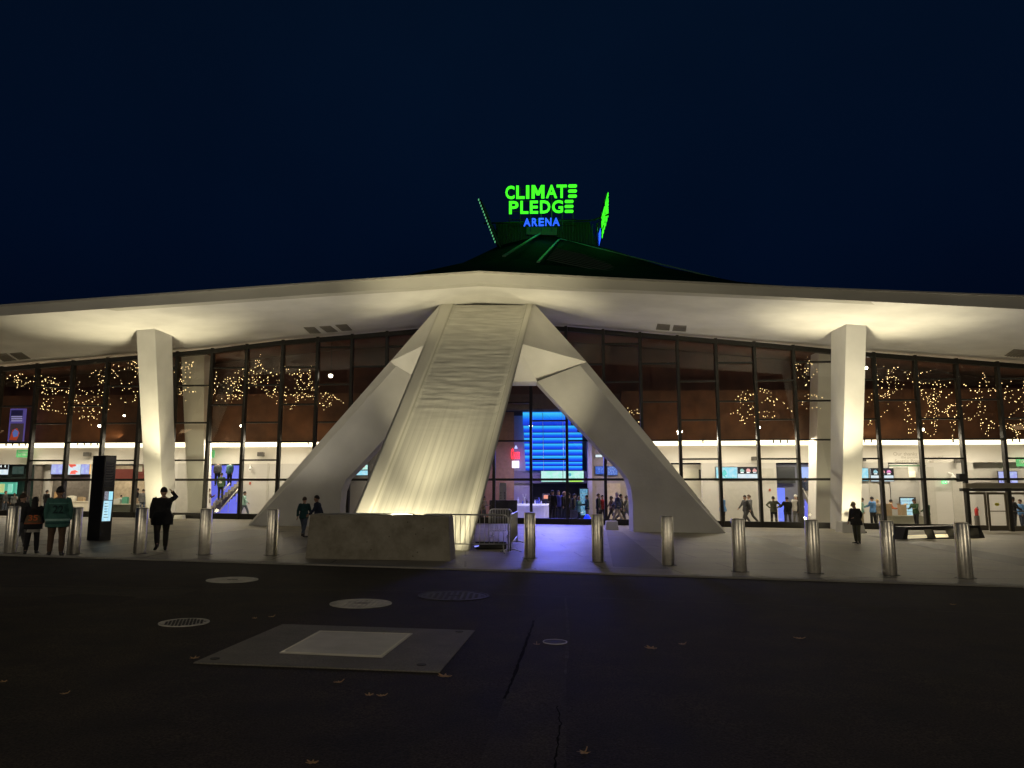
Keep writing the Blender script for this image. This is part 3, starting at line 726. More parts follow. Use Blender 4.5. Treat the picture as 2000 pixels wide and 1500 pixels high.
def screen(px0, py0, px1, py1, off, m, label, extra=(), group=None, name='menu_screen', cat='screen'):
    c = WP((px0+px1)/2, py1, off); root = empty(name, c, label, cat, group)
    panel(px0-.8, py0-.8, px1+.8, py1+.8, off-.02, .08).build('casing', black_m, root)
    panel(px0, py0, px1, py1, off, .03).build('display', m, root)
    for (nm, kind, q, mm) in extra:
        if kind == 'rect': panel(*q, off+.012, .01).build(nm, mm, root)
        elif kind == 'disc':
            c0 = WP(q[0], q[1], off+.012); r = (WP(q[0]+q[2], q[1], off).x - c0.x)
            MB().prism([c0 + Vector((r*math.cos(t*math.pi/5), 0, r*math.sin(t*math.pi/5)*q[3])) for t in range(10)], (0, .01, 0)).build(nm, mm, root)
        elif kind == 'poly': MB().prism([WP(*p, off+.012) for p in q], (0, .01, 0)).build(nm, mm, root)
        elif kind == 'text': place_text(q[0], WP(q[1], q[2], off+.016), (1,-KW,0), (0,0,1), q[3]).build(nm, mm, root)
    return root
def cap_pic(px, py, s, m):   # a small cap or helmet picture: dome over a bar
    return [('picture', 'poly', [(px-s, py+s*.4), (px-s*.8, py-s*.6), (px-s*.2, py-s), (px+s*.5, py-s*.8), (px+s, py), (px+s, py+s*.4)], m), ('picture_base', 'rect', (px-s*.7, py+s*.5, px+s*.7, py+s*1.0), wht_l)]
SO = WO + .12
screen(1399, 912.5, 1403, 936, SO, scr_cyan, 'narrow cyan sliver of a screen hidden by the mullion beside the player picture', name='menu_screen')
screen(1407, 912.5, 1440, 936.5, SO, scr_cyan, 'pale cyan screen with a teal player figure over dark lettering', (
    [('picture', 'poly', [(1411,922),(1414,917),(1418,920),(1420,926),(1416,929),(1421,935),(1413,930),(1411,928)], teal_l), ('lettering', 'text', ('KRAKEN', 1416, 935.5, .13), teal_l)]))
screen(1441, 912.5, 1480, 936.5, SO, scr_white, 'white screen topped by a dark band with one mint and two red caps', (
    [('band', 'rect', (1441,912.5,1480,925.5), blk_l)] + cap_pic(1449.5,919.5,4.2,scr_mint) + cap_pic(1461.5,919.5,4.6,red_l2) + cap_pic(1474,919.5,4.2,red_l2)))
screen(1673, 914.5, 1696, 939, SO, scr_cyan, 'pale cyan screen peeping out right of the right-hand white column', name='menu_screen')
screen(1701, 915, 1745, 940, SO, scr_white, 'white screen with cap pictures crossed by a mullion right of the column', (
    [('band', 'rect', (1701,915,1745,928.5), blk_l)] + cap_pic(1710,922,4.5,scr_cyan) + cap_pic(1724,922,4.5,red_l2) + cap_pic(1736,922,4.5,mat('magenta_mark',(.5,.1,.4),.4,emit=(1,.35,.75),estr=.9))))
screen(1951, 921, 1987, 943, SO-.3, scr_lilac, 'blue screen above the glass entrance doors at far right', [('lettering','text',('KRAKEN', 1955, 942, .12), blk_l)])
screen(100, 905.5, 124.5, 926, SO-.4, scr_lilac, 'plain lilac menu screen left of the red and white menu screens')
screen(132, 905.5, 157, 927, SO-.4, scr_white, 'white menu screen with red food pictures', [('picture','poly',[(134,907),(147,906),(149,910),(141,912),(143,914),(137,912)], red_l), ('picture','poly',[(136,926),(139,920),(147,918),(153,922),(147,923),(148,926)], red_l)])
screen(158, 905.5, 174, 926, SO-.4, scr_lilac, 'narrow lilac menu screen touching the red picture menu')
screen(175, 901, 182, 926, SO-.4, mat('orange_screen', (.3,.2,.1), .4, emit=(1,.55,.15), estr=1.0), 'thin orange lit panel just left of the black totem')
screen(-6, 905, 16, 927, SO-.3, scr_white, 'shop screen with two white marks at left edge', [('band','rect',(-6,905,16,917), blk_l), ('picture','disc',(3,910.5,2.4,1.2), wht_l), ('picture','disc',(11,910.5,2.4,1.2), wht_l)])
screen(24, 911, 46, 926, SO-.3, scr_dark, 'dim dark green shop screen beside the two-mark screen')
screen(1057, 920, 1099, 941, WO-2.9, scr_mint, 'plain pale mint screen under the blue slats', name='video_screen')
screen(1100, 920, 1140, 941, WO-2.9, scr_mint, 'mint screen with dark lettering and lime foot under the blue slats', [('lettering','text',('FOR ALL', 1112, 937.5, .16), teal_l), ('picture','disc',(1113,927,3,1.1), teal_l), ('band','rect',(1112,938.5,1137,941), mat('lime_mark',(.3,.6,.1),.4,emit=(.5,1,.1),estr=.9))], name='video_screen')
screen(1163, 911, 1185, 926, WO-2.8, art_mat('blue_video', (.02,.08,.5), (.05,.15,.7), (.1,.3,.9), .9, 6), 'dim blue video panel left of the thin mullion beyond the entrance', name='video_screen')
screen(1187, 911, 1206, 928, WO-2.8, art_mat('blue_video', (.02,.08,.5), (.08,.2,.7), (.4,.5,.9), .9, 9), 'speckled blue video panel by the curved fin', name='video_screen')
screen(707, 908, 718, 917, WO-.85, scr_mint, 'small pale blue screen seen between left fin and raking leg', [('picture','disc',(711,911,2.2,1.2), red_l2)])
screen(692, 919, 718, 928, WO-.85, scr_cyan, 'bright cyan screen strip under the small screen between fin and raking leg')
screen(1163, 888, 1176, 893, WO-2.8, scr_white, 'small white lit panel high right of the blue screen', name='video_screen')
# signs in green
grn = mat('green_sign_face', (.10,.42,.17), .5, noise=.04, emit=(.08,.42,.15), estr=.30)
def green_sign(px0, py0, px1, py1, off, label, words=(), group=None, face=None):
    root = empty('direction_sign', WP((px0+px1)/2, py1, off), label, 'sign', group)
    panel(px0, py0, px1, py1, off, .08).build('sign_face', face or grn, root)
    for (t, x, y, h) in words: place_text(t, WP(x, y, off+.02), (1,-KW,0), (0,0,1), h).build('lettering', white_w, root)
green_sign(32, 878.5, 60, 893, WO+.6, 'wide green direction sign hanging at far left under the cove light', [('Sections', 35, 884.5, .14), ('to 100 level', 35, 890.5, .14)])
green_sign(406, 879, 418.5, 894, WO+.6, 'narrow green sign hanging over the left stair opening', [('UP', 409, 885, .12)])
green_sign(1582, 886, 1594.5, 903.5, WO+.6, 'pale green sign hanging over the right stair opening', [('UP', 1585, 893, .12)], face=mat('pale_green_sign', (.25,.42,.28), .5))
green_sign(1986, 893, 2012, 911, WO+.6, 'green sign with black arrows cut by the right edge of the photo', [('100', 1992, 905, .2)])
green_sign(1738, 908.5, 1808, 911, WO+.15, 'long thin dark green bar under faint wall lettering', face=mat('dark_green_bar', (.05,.16,.07), .5))
txt = empty('wall_lettering', WP(1745, 904, WO+.02), 'three faint grey lines of lettering on the white wall above the green bar', 'lettering')
lm = mat('faint_grey_letter', (.45,.42,.36), .7)
place_text('Our thanks to', WP(1745, 890, WO+.02), (1,-KW,0), (0,0,1), .22).build('lettering', lm, txt)
place_text('the people of our city and', WP(1760, 897, WO+.02), (1,-KW,0), (0,0,1), .22).build('lettering', lm, txt)
place_text('Seattle Post for all', WP(1748, 904, WO+.02), (1,-KW,0), (0,0,1), .22).build('lettering', lm, txt)
ex = empty('exit_sign', WP(1846, 946, WO+.1), 'small bright green exit sign over the white interior door', 'exit sign')
panel(1840, 939, 1850, 945, WO+.3, .06).build('sign_face', mat('exit_green', (.02,.5,.12), .5, emit=(.02,.9,.22), estr=1.0), ex)
place_text('EXIT', WP(1841.2, 944, WO+.32), (1,-KW,0), (0,0,1), .14).build('lettering', wht_l, ex)
# tall illuminated poster seen high at the left edge
root = empty('lit_poster', WP(32, 862, -3.2), 'tall purple framed lit poster with red and blue patches high at far left', 'poster')
panel(17.5, 798, 47.5, 862, -3.2, .12).build('casing', mat('purple_frame', (.1,.08,.25), .5, emit=(.12,.09,.40), estr=.5), root)
panel(21, 801, 44, 822, -3.17, .02).build('upper_display', mat('navy_face', (.02,.02,.06), .5, emit=(.015,.012,.06), estr=.5), root)
for k in range(3): panel(22, 812.5+k*4, 43, 815+k*4, -3.14, .02).build('lit_line', mat('lilac_line', (.4,.4,.6), .5, emit=(.22,.2,.42), estr=.9), root)
panel(19, 827, 45, 862, -3.17, .02).build('lower_display', mat('plum_face', (.06,.04,.05), .5, emit=(.05,.035,.045), estr=.6), root)
MB().prism([WP(*p, -3.14) for p in ((18,859),(24,840),(33,836),(38,846),(32,860))], (0,.02,0)).build('red_patch', mat('poster_red', (.5,.1,.05), .5, emit=(.30,.035,.015), estr=.8), root)
MB().prism([WP(*p, -3.11) for p in ((24,845),(29,838),(36,843),(34,852),(26,854))], (0,.02,0)).build('blue_patch', mat('poster_blue', (.1,.2,.5), .5, emit=(.08,.12,.36), estr=.9), root)

# ================================================================== ROOF SIGN
SD = 78.0; MPP = SD/F
def rowz(px, py): return ZP(px, py, SD)
green_e = mat('green_letter', (.05,.4,.05), .4, emit=(0.05, 1.0, 0.015), estr=1.5)
blue_e = mat('blue_letter', (.02,.05,.5), .4, emit=(0.02, 0.10, 1.0), estr=1.5)
letters = [('C',497,605,1),('L',625,725,1),('I',742,780,1),('M',808,960,1),('A',980,1110,1),('T',1105,1225,1),('E',1243,1345,1),
           ('P',540,652,2),('L',675,770,2),('E',788,885,2),('D',910,1030,2),('G',1052,1182,2),('E',1203,1305,2),
           ('A',713,795,3),('R',812,878,3),('E',893,955,3),('N',972,1045,3),('A',1058,1142,3)]
def row_span(r, xc):
    k = (xc-500)/840.0
    return {1: (126-11*k, 278-13*k), 2: (306-10*k, 455-13*k), 3: (510-9*k, 602-8*k)}[r]
def sign_face(root, T, thin=False):
    """T maps (a, b, c): metres right, metres up, metres out of the sign plane"""
    dp = 0.04 if thin else 0.3
    for ch, x0, x1, r in letters:
        y0, y1 = row_span(r, (x0+x1)/2); m_ = green_e if r < 3 else blue_e
        ax0 = ((x0/5.882+900)-1057)*MPP; ax1 = ((x1/5.882+900)-1057)*MPP
        b0 = (445-(y1/5.882+340))*MPP; b1 = (445-(y0/5.882+340))*MPP
        mbl = MB()
        if ch == 'E' and x0 > 1200:        # the last letter of both long rows is three plain bars
            hh = b1-b0; gap = hh*0.185; bh = (hh-2*gap)/3
            for k in range(3):
                z = b0 + k*(bh+gap); c = bh*0.3
                prof = [(ax0,z+c),(ax0+c,z),(ax1-c,z),(ax1,z+c),(ax1,z+bh-c),(ax1-c,z+bh),(ax0+c,z+bh),(ax0,z+bh-c)]
                mbl.prism([T(p[0], p[1], 0.0) for p in prof], T(0,0,dp)-T(0,0,0))
        elif ch == 'M':
            for P5 in ([(0,0),(.24,0),(.24,1),(0,1)], [(.76,0),(1,0),(1,1),(.76,1)], [(0,1),(.27,1),(.62,.25),(.40,.25)], [(.73,1),(1,1),(.60,.25),(.38,.25)]):
                mbl.prism([T(lerp(ax0,ax1,p[0]), lerp(b0,b1,p[1]), 0.0) for p in P5], T(0,0,dp)-T(0,0,0))
        elif ch == 'I':
            mbl.prism([T(ax0,b0,0), T(ax1,b0,0), T(ax1,b1,0), T(ax0,b1,0)], T(0,0,dp)-T(0,0,0))
        else:
            tm, wd = text_mb(ch, 1.0, 0, 0.018)
            off = [((p[0]/wd), p[2]) for p in tm.v]
            lo = MB(); lo.f = tm.f; lo.v = [tuple(T(lerp(ax0, ax1, p[0]), lerp(b0, b1, p[1]), dp)) for p in off]
            from collections import Counter
            ec = Counter()
            for f in tm.f:
                for i in range(len(f)): a, b = f[i], f[(i+1) % len(f)]; ec[(min(a,b), max(a,b))] += 1
            k = len(lo.v); lo.v += [tuple(T(lerp(ax0, ax1, p[0]), lerp(b0, b1, p[1]), 0.0)) for p in off]
            for (a, b), c_ in ec.items():
                if c_ == 1: lo.f.append([a, b, b+k, a+k])
            mbl = lo
        mbl.build('letter', m_, root)
C0 = ZP(1057, 445, SD); lean = R(12)
Uf = Vector((1, -0.02, 0.0)).normalized(); Vf = Vector((0, -math.sin(lean), math.cos(lean))); Nf = Uf.cross(Vf).normalized()
if Nf.y > 0: Nf = -Nf
root = empty('roof_sign', C0, 'green and blue lit roof sign facing the plaza, fully readable', 'sign', 'three-sided roof sign')
sign_face(root, lambda a, b, c: C0 + Uf*a + Vf*b + Nf*c)
m_ = MB()
for k in range(-3, 4): m_.tube([C0+Uf*k*1.15-Nf*.15-Vf*.4, C0+Uf*k*1.15-Nf*.15+Vf*4.4], .05, 5)
for k in (0.25, 0.9, 1.8, 2.9, 4.2): m_.tube([C0-Uf*3.6-Nf*.15+Vf*k, C0+Uf*3.8-Nf*.15+Vf*k], .05, 5)
m_.build('support_frame', black_m, root)
# right-hand face
phi = R(7.0); nd = ZP(1168, 448, 76.0); Ur = Vector((math.sin(phi), math.cos(phi), 0)); ln = R(15)
Vr = Vector((math.sin(ln), 0, math.cos(ln))); Nr = Vector((math.cos(ln), -math.sin(phi), -math.sin(ln))).normalized()
root = empty('roof_sign', nd, 'roof sign face seen almost edge-on at right of the readable one, green above blue', 'sign', 'three-sided roof sign')
sign_face(root, lambda a, b, c: nd + Ur*(a+3.9) + Vr*b + Nr*c, True)
m_ = MB()
for k in (0.2, 2.0, 3.6): m_.tube([nd-Nr*.15+Vr*k, nd+Ur*7.8-Nr*.15+Vr*k], .05, 5)
for k in (0.2, 2.5, 5, 7.6): m_.tube([nd-Nr*.15+Ur*k-Vr*.6, nd-Nr*.15+Ur*k+Vr*4.2], .05, 5)
m_.build('support_frame', black_m, root)
# left-hand face: only its dotted back edge shows
root = empty('roof_sign', ZP(968, 478, 76), 'dark roof sign face seen edge-on at left with a row of pale dots', 'sign', 'three-sided roof sign')
a, b = ZP(969, 478, 76), ZP(935, 390, 75.4); MB().prism([a, b, b+Vector((.5,3,0)), a+Vector((.5,3,0))], (0.25, 0, 0)).build('support_frame', black_m, root)
dot = mat('pale_green_dot', (.3,.5,.4), .4, emit=(.18,.75,.32), estr=.6)
for k in range(15):
    p = b.lerp(a, k/15+.01); MB().ball(p + Vector((-.02,-.1,0)), (.06,.06,.14), 8, 6).build('dot_lamp', dot, root)
# plant enclosure under the sign
root = empty('roof_plant_screen', ZP(1055, 480, 82), 'dark ribbed enclosure with small pale hatch under the roof sign', 'plant screen')
wall_d = mat('dark_ribbed_metal', (.008,.008,.008), .6, noise=.25, nscale=3)
m_ = MB(); f = [ZP(975,482,83), ZP(1165,484,83), ZP(1152,433,83), ZP(968,436,83)]; m_.hexa(f, [v+Vector((0,5,0)) for v in f]); m_.build('enclosure', wall_d, root)
m_ = MB()
for k in range(34):
    px = 973+k*5.6; m_.add(bar(ZP(px, 480, 82.9), ZP(px-.3, 438, 82.9), .07, .04)) if False else m_.tube([ZP(px,480,82.9), ZP(px-1,438,82.9)], .03, 4)
m_.build('ribs', mat('rib_metal', (.06,.062,.06), .5), root)
m_ = MB(); f = [ZP(1028,458,82.7), ZP(1088,459,82.7), ZP(1088,444,82.7), ZP(1028,443,82.7)]; m_.hexa(f, [v+Vector((0,.2,0)) for v in f]); m_.build('hatch', mat('pale_hatch', (.12,.115,.105), .6), root)
m_ = MB()
for (p, q) in (((962,440),(975,482)), ((1166,436),(1162,482)), ((945,436),(1165,430)), ((970,455),(960,440)), ((1150,433),(1190,418)), ((1162,482),(1178,440))):
    m_.tube([ZP(*p, 80), ZP(*q, 80)], .1, 5)
m_.build('truss', black_m, root)
light('POINT', 'green_sign_light', C0 + Vector((0, -1.6, 1.6)), None, 170, (0.08, 1.0, 0.10), 1.2)
light('POINT', 'green_sign_light', nd + Vector((1.2, 2, 1.0)), None, 100, (0.08, 1.0, 0.10), 1.0)

# ================================================================== LIGHTS OF THE PLACE
warm = (1.0, 0.875, 0.56); warmw = (1.0, 0.86, 0.66)
gb = Gd(800, 1030)
lens_m = mat('lamp_lens', (.9,.9,.8), .3, emit=(1.0,.85,.5), estr=6)
def floodlight(pos, target, label, power, spot=80, blend=.8, size=.12, col=warm, lift=.22):
    p = Vector((pos[0], pos[1], G(pos[0], pos[1]))); root = empty('floodlight', p, label, 'floodlight', 'floodlights on the plaza')
    d = (Vector(target)-p).normalized(); q = d.to_track_quat('Z', 'Y').to_matrix().to_4x4()
    MB().box(p+Vector((0,0,.03)), (.3,.3,.06)).build('base_plate', black_m, root)
    MB().tube([p+Vector((0,0,.05)), p+Vector((0,0,.16))], .04, 8).build('bracket', black_m, root)
    c = p + Vector((0,0,.2)); m_ = MB().loft([[c + q @ Vector((r_*math.cos(t*math.pi/6), r_*math.sin(t*math.pi/6), z)) for t in range(12)] for r_, z in ((.07,-.08),(.12,-.04),(.14,.05),(.145,.09),(.12,.09),(.12,.07))])
    m_.build('housing', black_m, root, smooth=False)
    MB().loft([[c + q @ Vector((r_*math.cos(t*math.pi/6), r_*math.sin(t*math.pi/6), z)) for t in range(12)] for r_, z in ((.115,.072),(.115,.078))]).build('lens', lens_m, root)
    light('SPOT', 'flood_beam', c + d*.16, Vector(target), power, col, size, spot, blend)
# two floods at the foot of the raking leg
mbase = (BL+BR)/2
floodlight((-3.3, 21.2), (-2.6, 26.5, 5.2), 'floodlight behind the concrete block grazing the raking leg', 1800, 150, .8, size=.15)
floodlight((-5.6, 32.6), WP(800, 702, 7) , 'floodlight between raking leg and left fin', 1000, 40, 1.0)
floodlight((3.62, 31.6), WP(1075, 702, 7) , 'floodlight between raking leg and right fin', 1500, 42, 1.0)
light('SPOT', 'flood_beam', (-3.2, 21.15, .36), (-1.9, 32.2, 9.8), 10500, warm, .2, 46, 1.0)
for cb_, ct_ in ((cbL, ctL), (cbR, ctR)): light('SPOT', 'flood_beam', (cb_.x*(cb_.y-2.3)/cb_.y, cb_.y-2.3, G(cb_.x, cb_.y)+(.34 if cb_ is cbL else .85)), ct_ + Vector((0,-1.3,1.2)), 4300, warm, .2, 70, 1.0)
# column uplights
floodlight((-.463*(cbL.y-2.3), cbL.y-2.3), cbL + Vector((0, 0, 3.6)), 'floodlight in front of the left white column', 400, 150, 1.0)
floodlight((.462*(cbR.y-2.3), cbR.y-2.3), cbR + Vector((0, 0, 3.6)), 'floodlight in front of the right white column', 400, 150, 1.0)
light('SPOT', 'inner_uplight', WP(392, 1005, -1.2), WP(372, 700, -2.4), 260, warm, .1, 50, 1)
light('SPOT', 'inner_uplight', WP(1612, 1016, -1.2), WP(1622, 700, -2.4), 260, warm, .1, 50, 1)
# general glow on the soffit from added bare spots along the front
for px, py, pw in ((60, 1045, 330), (520, 1035, 300), (1500, 1040, 300), (1900, 1055, 330)):
    g = Gd(px, py); light('SPOT', 'soffit_fill_light', g+Vector((0,0,.15)), g+Vector((0,1.0,9)), pw*2.9, (1.0,.90,.72), .5, 130, 1)
g = Gd(800, 1046); light('SPOT', 'soffit_fill_light', Vector((-1.2, 27.0, .3)), Vector((-1.0, 33.5, 10.5)), 300, (1.0,.88,.55), .3, 100, 1)
# blue glow spilling out of the entrance
c = WP(1080, 860, WO-2.0)
light('AREA', 'blue_screen_light', c, c + Vector((0.6, -10, -4.2)), 190, (0.10, 0.12, 1.0), 3.0, size_y=3.2, spread=70)
c = WP(1085, 800, -1.0); light('AREA', 'blue_door_light', WP(1090, 830, -1.5), WP(1090, 1060, 5), 250, (0.40, 0.34, 1.0), 2.5, size_y=.6, spread=78)
# concourse lighting (ceiling strips) in both wings
for px in (-150, 40, 160, 300, 440, 560, 1350, 1450, 1560, 1680, 1790, 1910, 2060):
    a = WP(px, 870, -3.1); light('AREA', 'ceiling_strip_light', (a.x, a.y, zc-.02), (a.x, a.y-1.0, 0), 185, warmw, 2.0, size_y=.4)
for px in (110, 230, 430, 1320, 1570, 1770):
    a = WP(px, 925, WO-1.6); light('AREA', 'alcove_light', (a.x, a.y, zw+.1), (a.x, a.y+.3, 0), 80, warmw, 1.8, size_y=.8)
for px in (1010, 1100, 1210):
    a = WP(px, 900, -4.5); light('AREA', 'hall_light', (a.x, a.y, zc), (a.x, a.y+.5, 0), 150 if px < 1200 else 130, (.42,.36,1.0) if px < 1200 else (1,.8,.6), 1.5, size_y=.6)
# added dim warm fill aimed at the timber, no lamp built
for px in (100, 500, 1430, 1850):
    a = WP(px, 870, -1.6); light('AREA', 'timber_fill_light', (a.x, a.y, zc+.4), WP(px, 790, BO), 24, (1.0,.62,.30), 9.0, size_y=.3)
# street lamps behind the photographer light the foreground faintly
for x, y, z, p in ((-16, -12, 9, 2900), (15, -14, 9, 2900), (-48, 2, 9, 2200), (48, 4, 9, 2200)):
    light('POINT', 'street_lamp_light', (x, y, z), None, p, (1.0, .86, .64), .35)

# ================================================================== STREET FURNITURE
def make_bollard():
    root = empty('bollard', (0,0,0), 'x', 'bollard', 'steel bollards along the kerb')
    MB().lathe((0,0,0), [(.148,0),(.15,.01),(.15,1.165),(.146,1.172)], 32).build('post', steel, root, smooth=True)
    MB().lathe((0,0,0), [(.140,1.172),(.147,1.176),(.142,1.192),(.12,1.197)], 32).build('cap', mat('satin_cap', (.5,.47,.4), .4, 1.0), root, smooth=False)
    MB().lathe((0,0,0), [(.21,-.03),(.21,.008),(.152,.010)], 32).build('base_ring', mat('dark_ring', (.08,.075,.065), .6), root)
    return root
bl_list = [(20,1080,'leftmost of all'),(143,1082,'just right of the couple in hockey jerseys'),(272,1081,'left of the man scratching his head'),(399,1083,'second to the right of the black totem'),
    (530,1084,'left of the concrete block'),(1035,1089.5,'first to the right of the metal barricade'),(1168,1097,'standing before the glass entrance with walkers behind'),(1305,1104,'in front of the right splayed fin'),
    (1445,1116,'at the outer foot of the right splayed fin'),(1590,1119,'in front of the right interior staircase'),(1738,1123,'at the left end of the lit bench'),(1886,1129,'nearest the right edge of the photo')]
bol = make_bollard()
for i, (px, py, t) in enumerate(bl_list):
    o = bol if i == 0 else copy_tree(bol); o.location = Gd(px, py); o.rotation_euler = (0, 0, i*1.3); o['label'] = 'round steel bollard, ' + t
# concrete block
a, b_ = Gd(595, 1090.5), Gd(880, 1096); z0 = a.z-.01
blk = bpy.data.materials.new('weathered_concrete'); blk.use_nodes = True; n = blk.node_tree.nodes; L = blk.node_tree.links; bs = n['Principled BSDF']; bs.inputs['Roughness'].default_value = .9
tcn = n.new('ShaderNodeTexCoord'); n1 = n.new('ShaderNodeTexNoise'); n1.inputs['Scale'].default_value = 1.8; n1.inputs['Detail'].default_value = 8; n1.inputs['Roughness'].default_value = .7
L.new(tcn.outputs['Object'], n1.inputs[0]); r = n.new('ShaderNodeValToRGB'); r.color_ramp.elements[0].position = .35; r.color_ramp.elements[0].color = (.20,.18,.13,1); r.color_ramp.elements[1].position = .62; r.color_ramp.elements[1].color = (.33,.305,.24,1); L.new(n1.outputs['Fac'], r.inputs[0])
vn = n.new('ShaderNodeTexVoronoi'); vn.inputs['Scale'].default_value = 4.5; L.new(tcn.outputs['Object'], vn.inputs['Vector']); r2 = n.new('ShaderNodeValToRGB'); r2.color_ramp.elements[0].position = .06; r2.color_ramp.elements[0].color = (.35,.32,.26,1); r2.color_ramp.elements[1].position = .10
L.new(vn.outputs['Distance'], r2.inputs[0]); mx = n.new('ShaderNodeMixRGB'); mx.blend_type = 'MULTIPLY'; mx.inputs[0].default_value = .8; L.new(r.outputs[0], mx.inputs[1]); L.new(r2.outputs[0], mx.inputs[2]); L.new(mx.outputs[0], bs.inputs['Base Color'])
bp = n.new('ShaderNodeBump'); bp.inputs['Strength'].default_value = .6; bp.inputs['Distance'].default_value = .03; L.new(n1.outputs['Fac'], bp.inputs['Height']); L.new(bp.outputs[0], bs.inputs['Normal'])
ax = (b_-a); ax.z = 0; ln_ = ax.length; ax.normalize(); nrm2 = Vector((-ax.y, ax.x, 0)); hgt = ZP(740, 1006.5, (a.y+b_.y)/2).z - (a.z+b_.z)/2
bt = .07
P = lambda s, d, z: a + ax*s + nrm2*d + Vector((0,0, z + (b_.z-a.z)*s/ln_))
m_ = MB(); nseg = 12
f0 = [P(0,0,-.03), P(ln_,0,-.03), P(ln_-bt,bt,hgt), P(bt,bt,hgt)]; D = .95
f1 = [P(0,D,-.03), P(ln_,D,-.03), P(ln_-bt,D-bt,hgt), P(bt,D-bt,hgt)]
ob = m_.hexa(f0, f1).build('concrete_block', blk, None, bevel=.035)
tag(ob, 'long weathered stained concrete block standing on the kerb before the raking leg', 'concrete block')
# pit marks and a chipped foot on the block come from its own relief
# crowd barricades
def barricade(p, q, label, height=1.08, nb=18, sheet=False):
    p, q = Vector(p), Vector(q); L_ = (Vector((q.x,q.y,0))-Vector((p.x,p.y,0))).length
    root = empty('barricade', (p+q)/2, label, 'barricade', 'crowd barricades round the raking leg'); d = (q-p).normalized(); up = Vector((0,0,1)); sd = Vector((-d.y, d.x, 0))
    r_ = .16; zb = .26; pts = []
    for cx, cz, a0 in ((r_, height-r_, 180), (L_-r_, height-r_, 90)):
        for k in range(6):
            an = R(a0 - k*18); pts.append(p + d*(cx + r_*math.cos(an)) + up*(cz + r_*math.sin(an)))
    pts = [p + up*0.05] + pts + [p + d*L_ + up*0.05]
    MB().tube(pts, .021, 8).build('frame', galv, root, smooth=True)
    MB().tube([p+up*zb, p+d*L_+up*zb], .016, 8).build('bottom_rail', galv, root, smooth=True)
    for k in range(1, nb):
        x = L_*k/nb; zt = height if r_ < x < L_-r_ else height - r_ + math.sqrt(max(0, r_*r_-(r_-min(x, L_-x))**2))
        MB().tube([p+d*x+up*zb, p+d*x+up*(zt-.01)], .009, 6).build('bar', galv, root, smooth=True)
    for x in (.14, L_-.14):
        MB().tube([p+d*x+up*zb, p+d*x+up*.05, ], .018, 6).tube([p+d*x-sd*.32+up*.02, p+d*x-sd*.1+up*.09, p+d*x+sd*.1+up*.09, p+d*x+sd*.32+up*.02], .018, 6).build('foot', galv, root, smooth=True)
    if sheet: MB().prism([p+d*.1+up*.32, p+d*(L_-.1)+up*.32, p+d*(L_-.1)+up*(height-.06), p+d*.1+up*(height-.06)], sd*.015).build('cover_sheet', mat('beige_sheet', (.45,.43,.34), .7), root)
    return root
e1, e2, e3, e4 = Gd(636, 1080), Gd(814, 1080.5), Gd(822, 1080.5), Gd(993, 1081)
barricade(e1, e2, 'metal barricade behind the concrete block, left one of the pair')
barricade(e3, e4, 'metal barricade whose bars cross the foot of the raking leg')
barricade(Gd(997, 1080), Gd(1010, 1062), 'metal barricade end-on with a beige sheet on it', nb=14, sheet=True)
barricade(Gd(955, 1050), Gd(1000, 1050), 'metal barricade set back behind the one crossing the leg', nb=14)
# low lit case lying at the foot of the leg
p = Gd(948, 1073); root = empty('light_case', p, 'low black case with a glowing blue strip behind the barricade', 'light case')
MB().box(p+Vector((.15,.2,.11)), (.95,.35,.22), R(8)).build('case', black_m, root, bevel=.03)
p2, q2 = ZP(927, 1067.5, p.y-.05), ZP(957, 1062, p.y+.1); MB().tube([p2, q2], .02, 6).build('blue_strip', mat('blue_tube', (.1,.1,.6), .3, emit=(.25,.28,1.0), estr=1.6), root)
# information totem
b0 = Gd(193, 1056.5); z1 = WP(200, 887, 0); top = ZP(204, 888, b0.y).z; H = top-b0.z
root = empty('information_totem', b0, 'tall black information totem with a lit screen low on its side', 'information totem', rz=0)
c1 = b0; cl_ = ZP(169, 1052, b0.y+.32); cr_ = ZP(216.5, 1050, b0.y+.28)
base = [Vector((c1.x,c1.y,0)), Vector((cr_.x,cr_.y,0)), Vector((cr_.x-.32,cr_.y+.45,0)), Vector((cl_.x,cl_.y,0))]
MB().prism([v+Vector((0,0,b0.z-.02)) for v in base], (0,0,H)).build('cabinet', mat('gloss_black_panel', (.008,.008,.011), .25, noise=.3), root, bevel=.015)
dx = (base[1]-base[0]); dl = dx.length; dx.normalize(); nn = Vector((dx.y,-dx.x,0))
def tp(s, z, o=.012): return base[0] + dx*dl*s + nn*o + Vector((0,0,z))
def zz(py): return ZP(205, py, b0.y).z
MB().prism([tp(.06,zz(951)), tp(.96,zz(951)), tp(.96,zz(892)), tp(.06,zz(892))], nn*.01).build('notice_board', mat('navy_glass', (.03,.034,.055), .2, noise=.3), root)
m_ = MB()
for k in range(8):
    z = zz(905+k*5.2); m_.prism([tp(.15,z,.025), tp(.5+.35*random.random(),z,.025), tp(.8,z+.05,.025), tp(.15,z+.05,.025)], nn*.004)
m_.build('notice_lines', mat('grey_text_line', (.12,.12,.14), .6), root)
MB().prism([tp(.10,zz(1018)), tp(.80,zz(1018)), tp(.86,zz(978)), tp(.16,zz(978))], nn*.012).build('lower_display', art_mat('pale_totem_screen', (.40,.75,.95), (.55,.88,1.0), (.7,.95,1.0), .95, 2.0), root)
MB().prism([tp(.16,zz(976.5)), tp(.50,zz(976.5)), tp(.50,zz(960)), tp(.18,zz(960))], nn*.012).build('picture_left', art_mat('totem_photo', (.05,.04,.06), (.25,.25,.3), (.6,.6,.7), .9, 9.0), root)
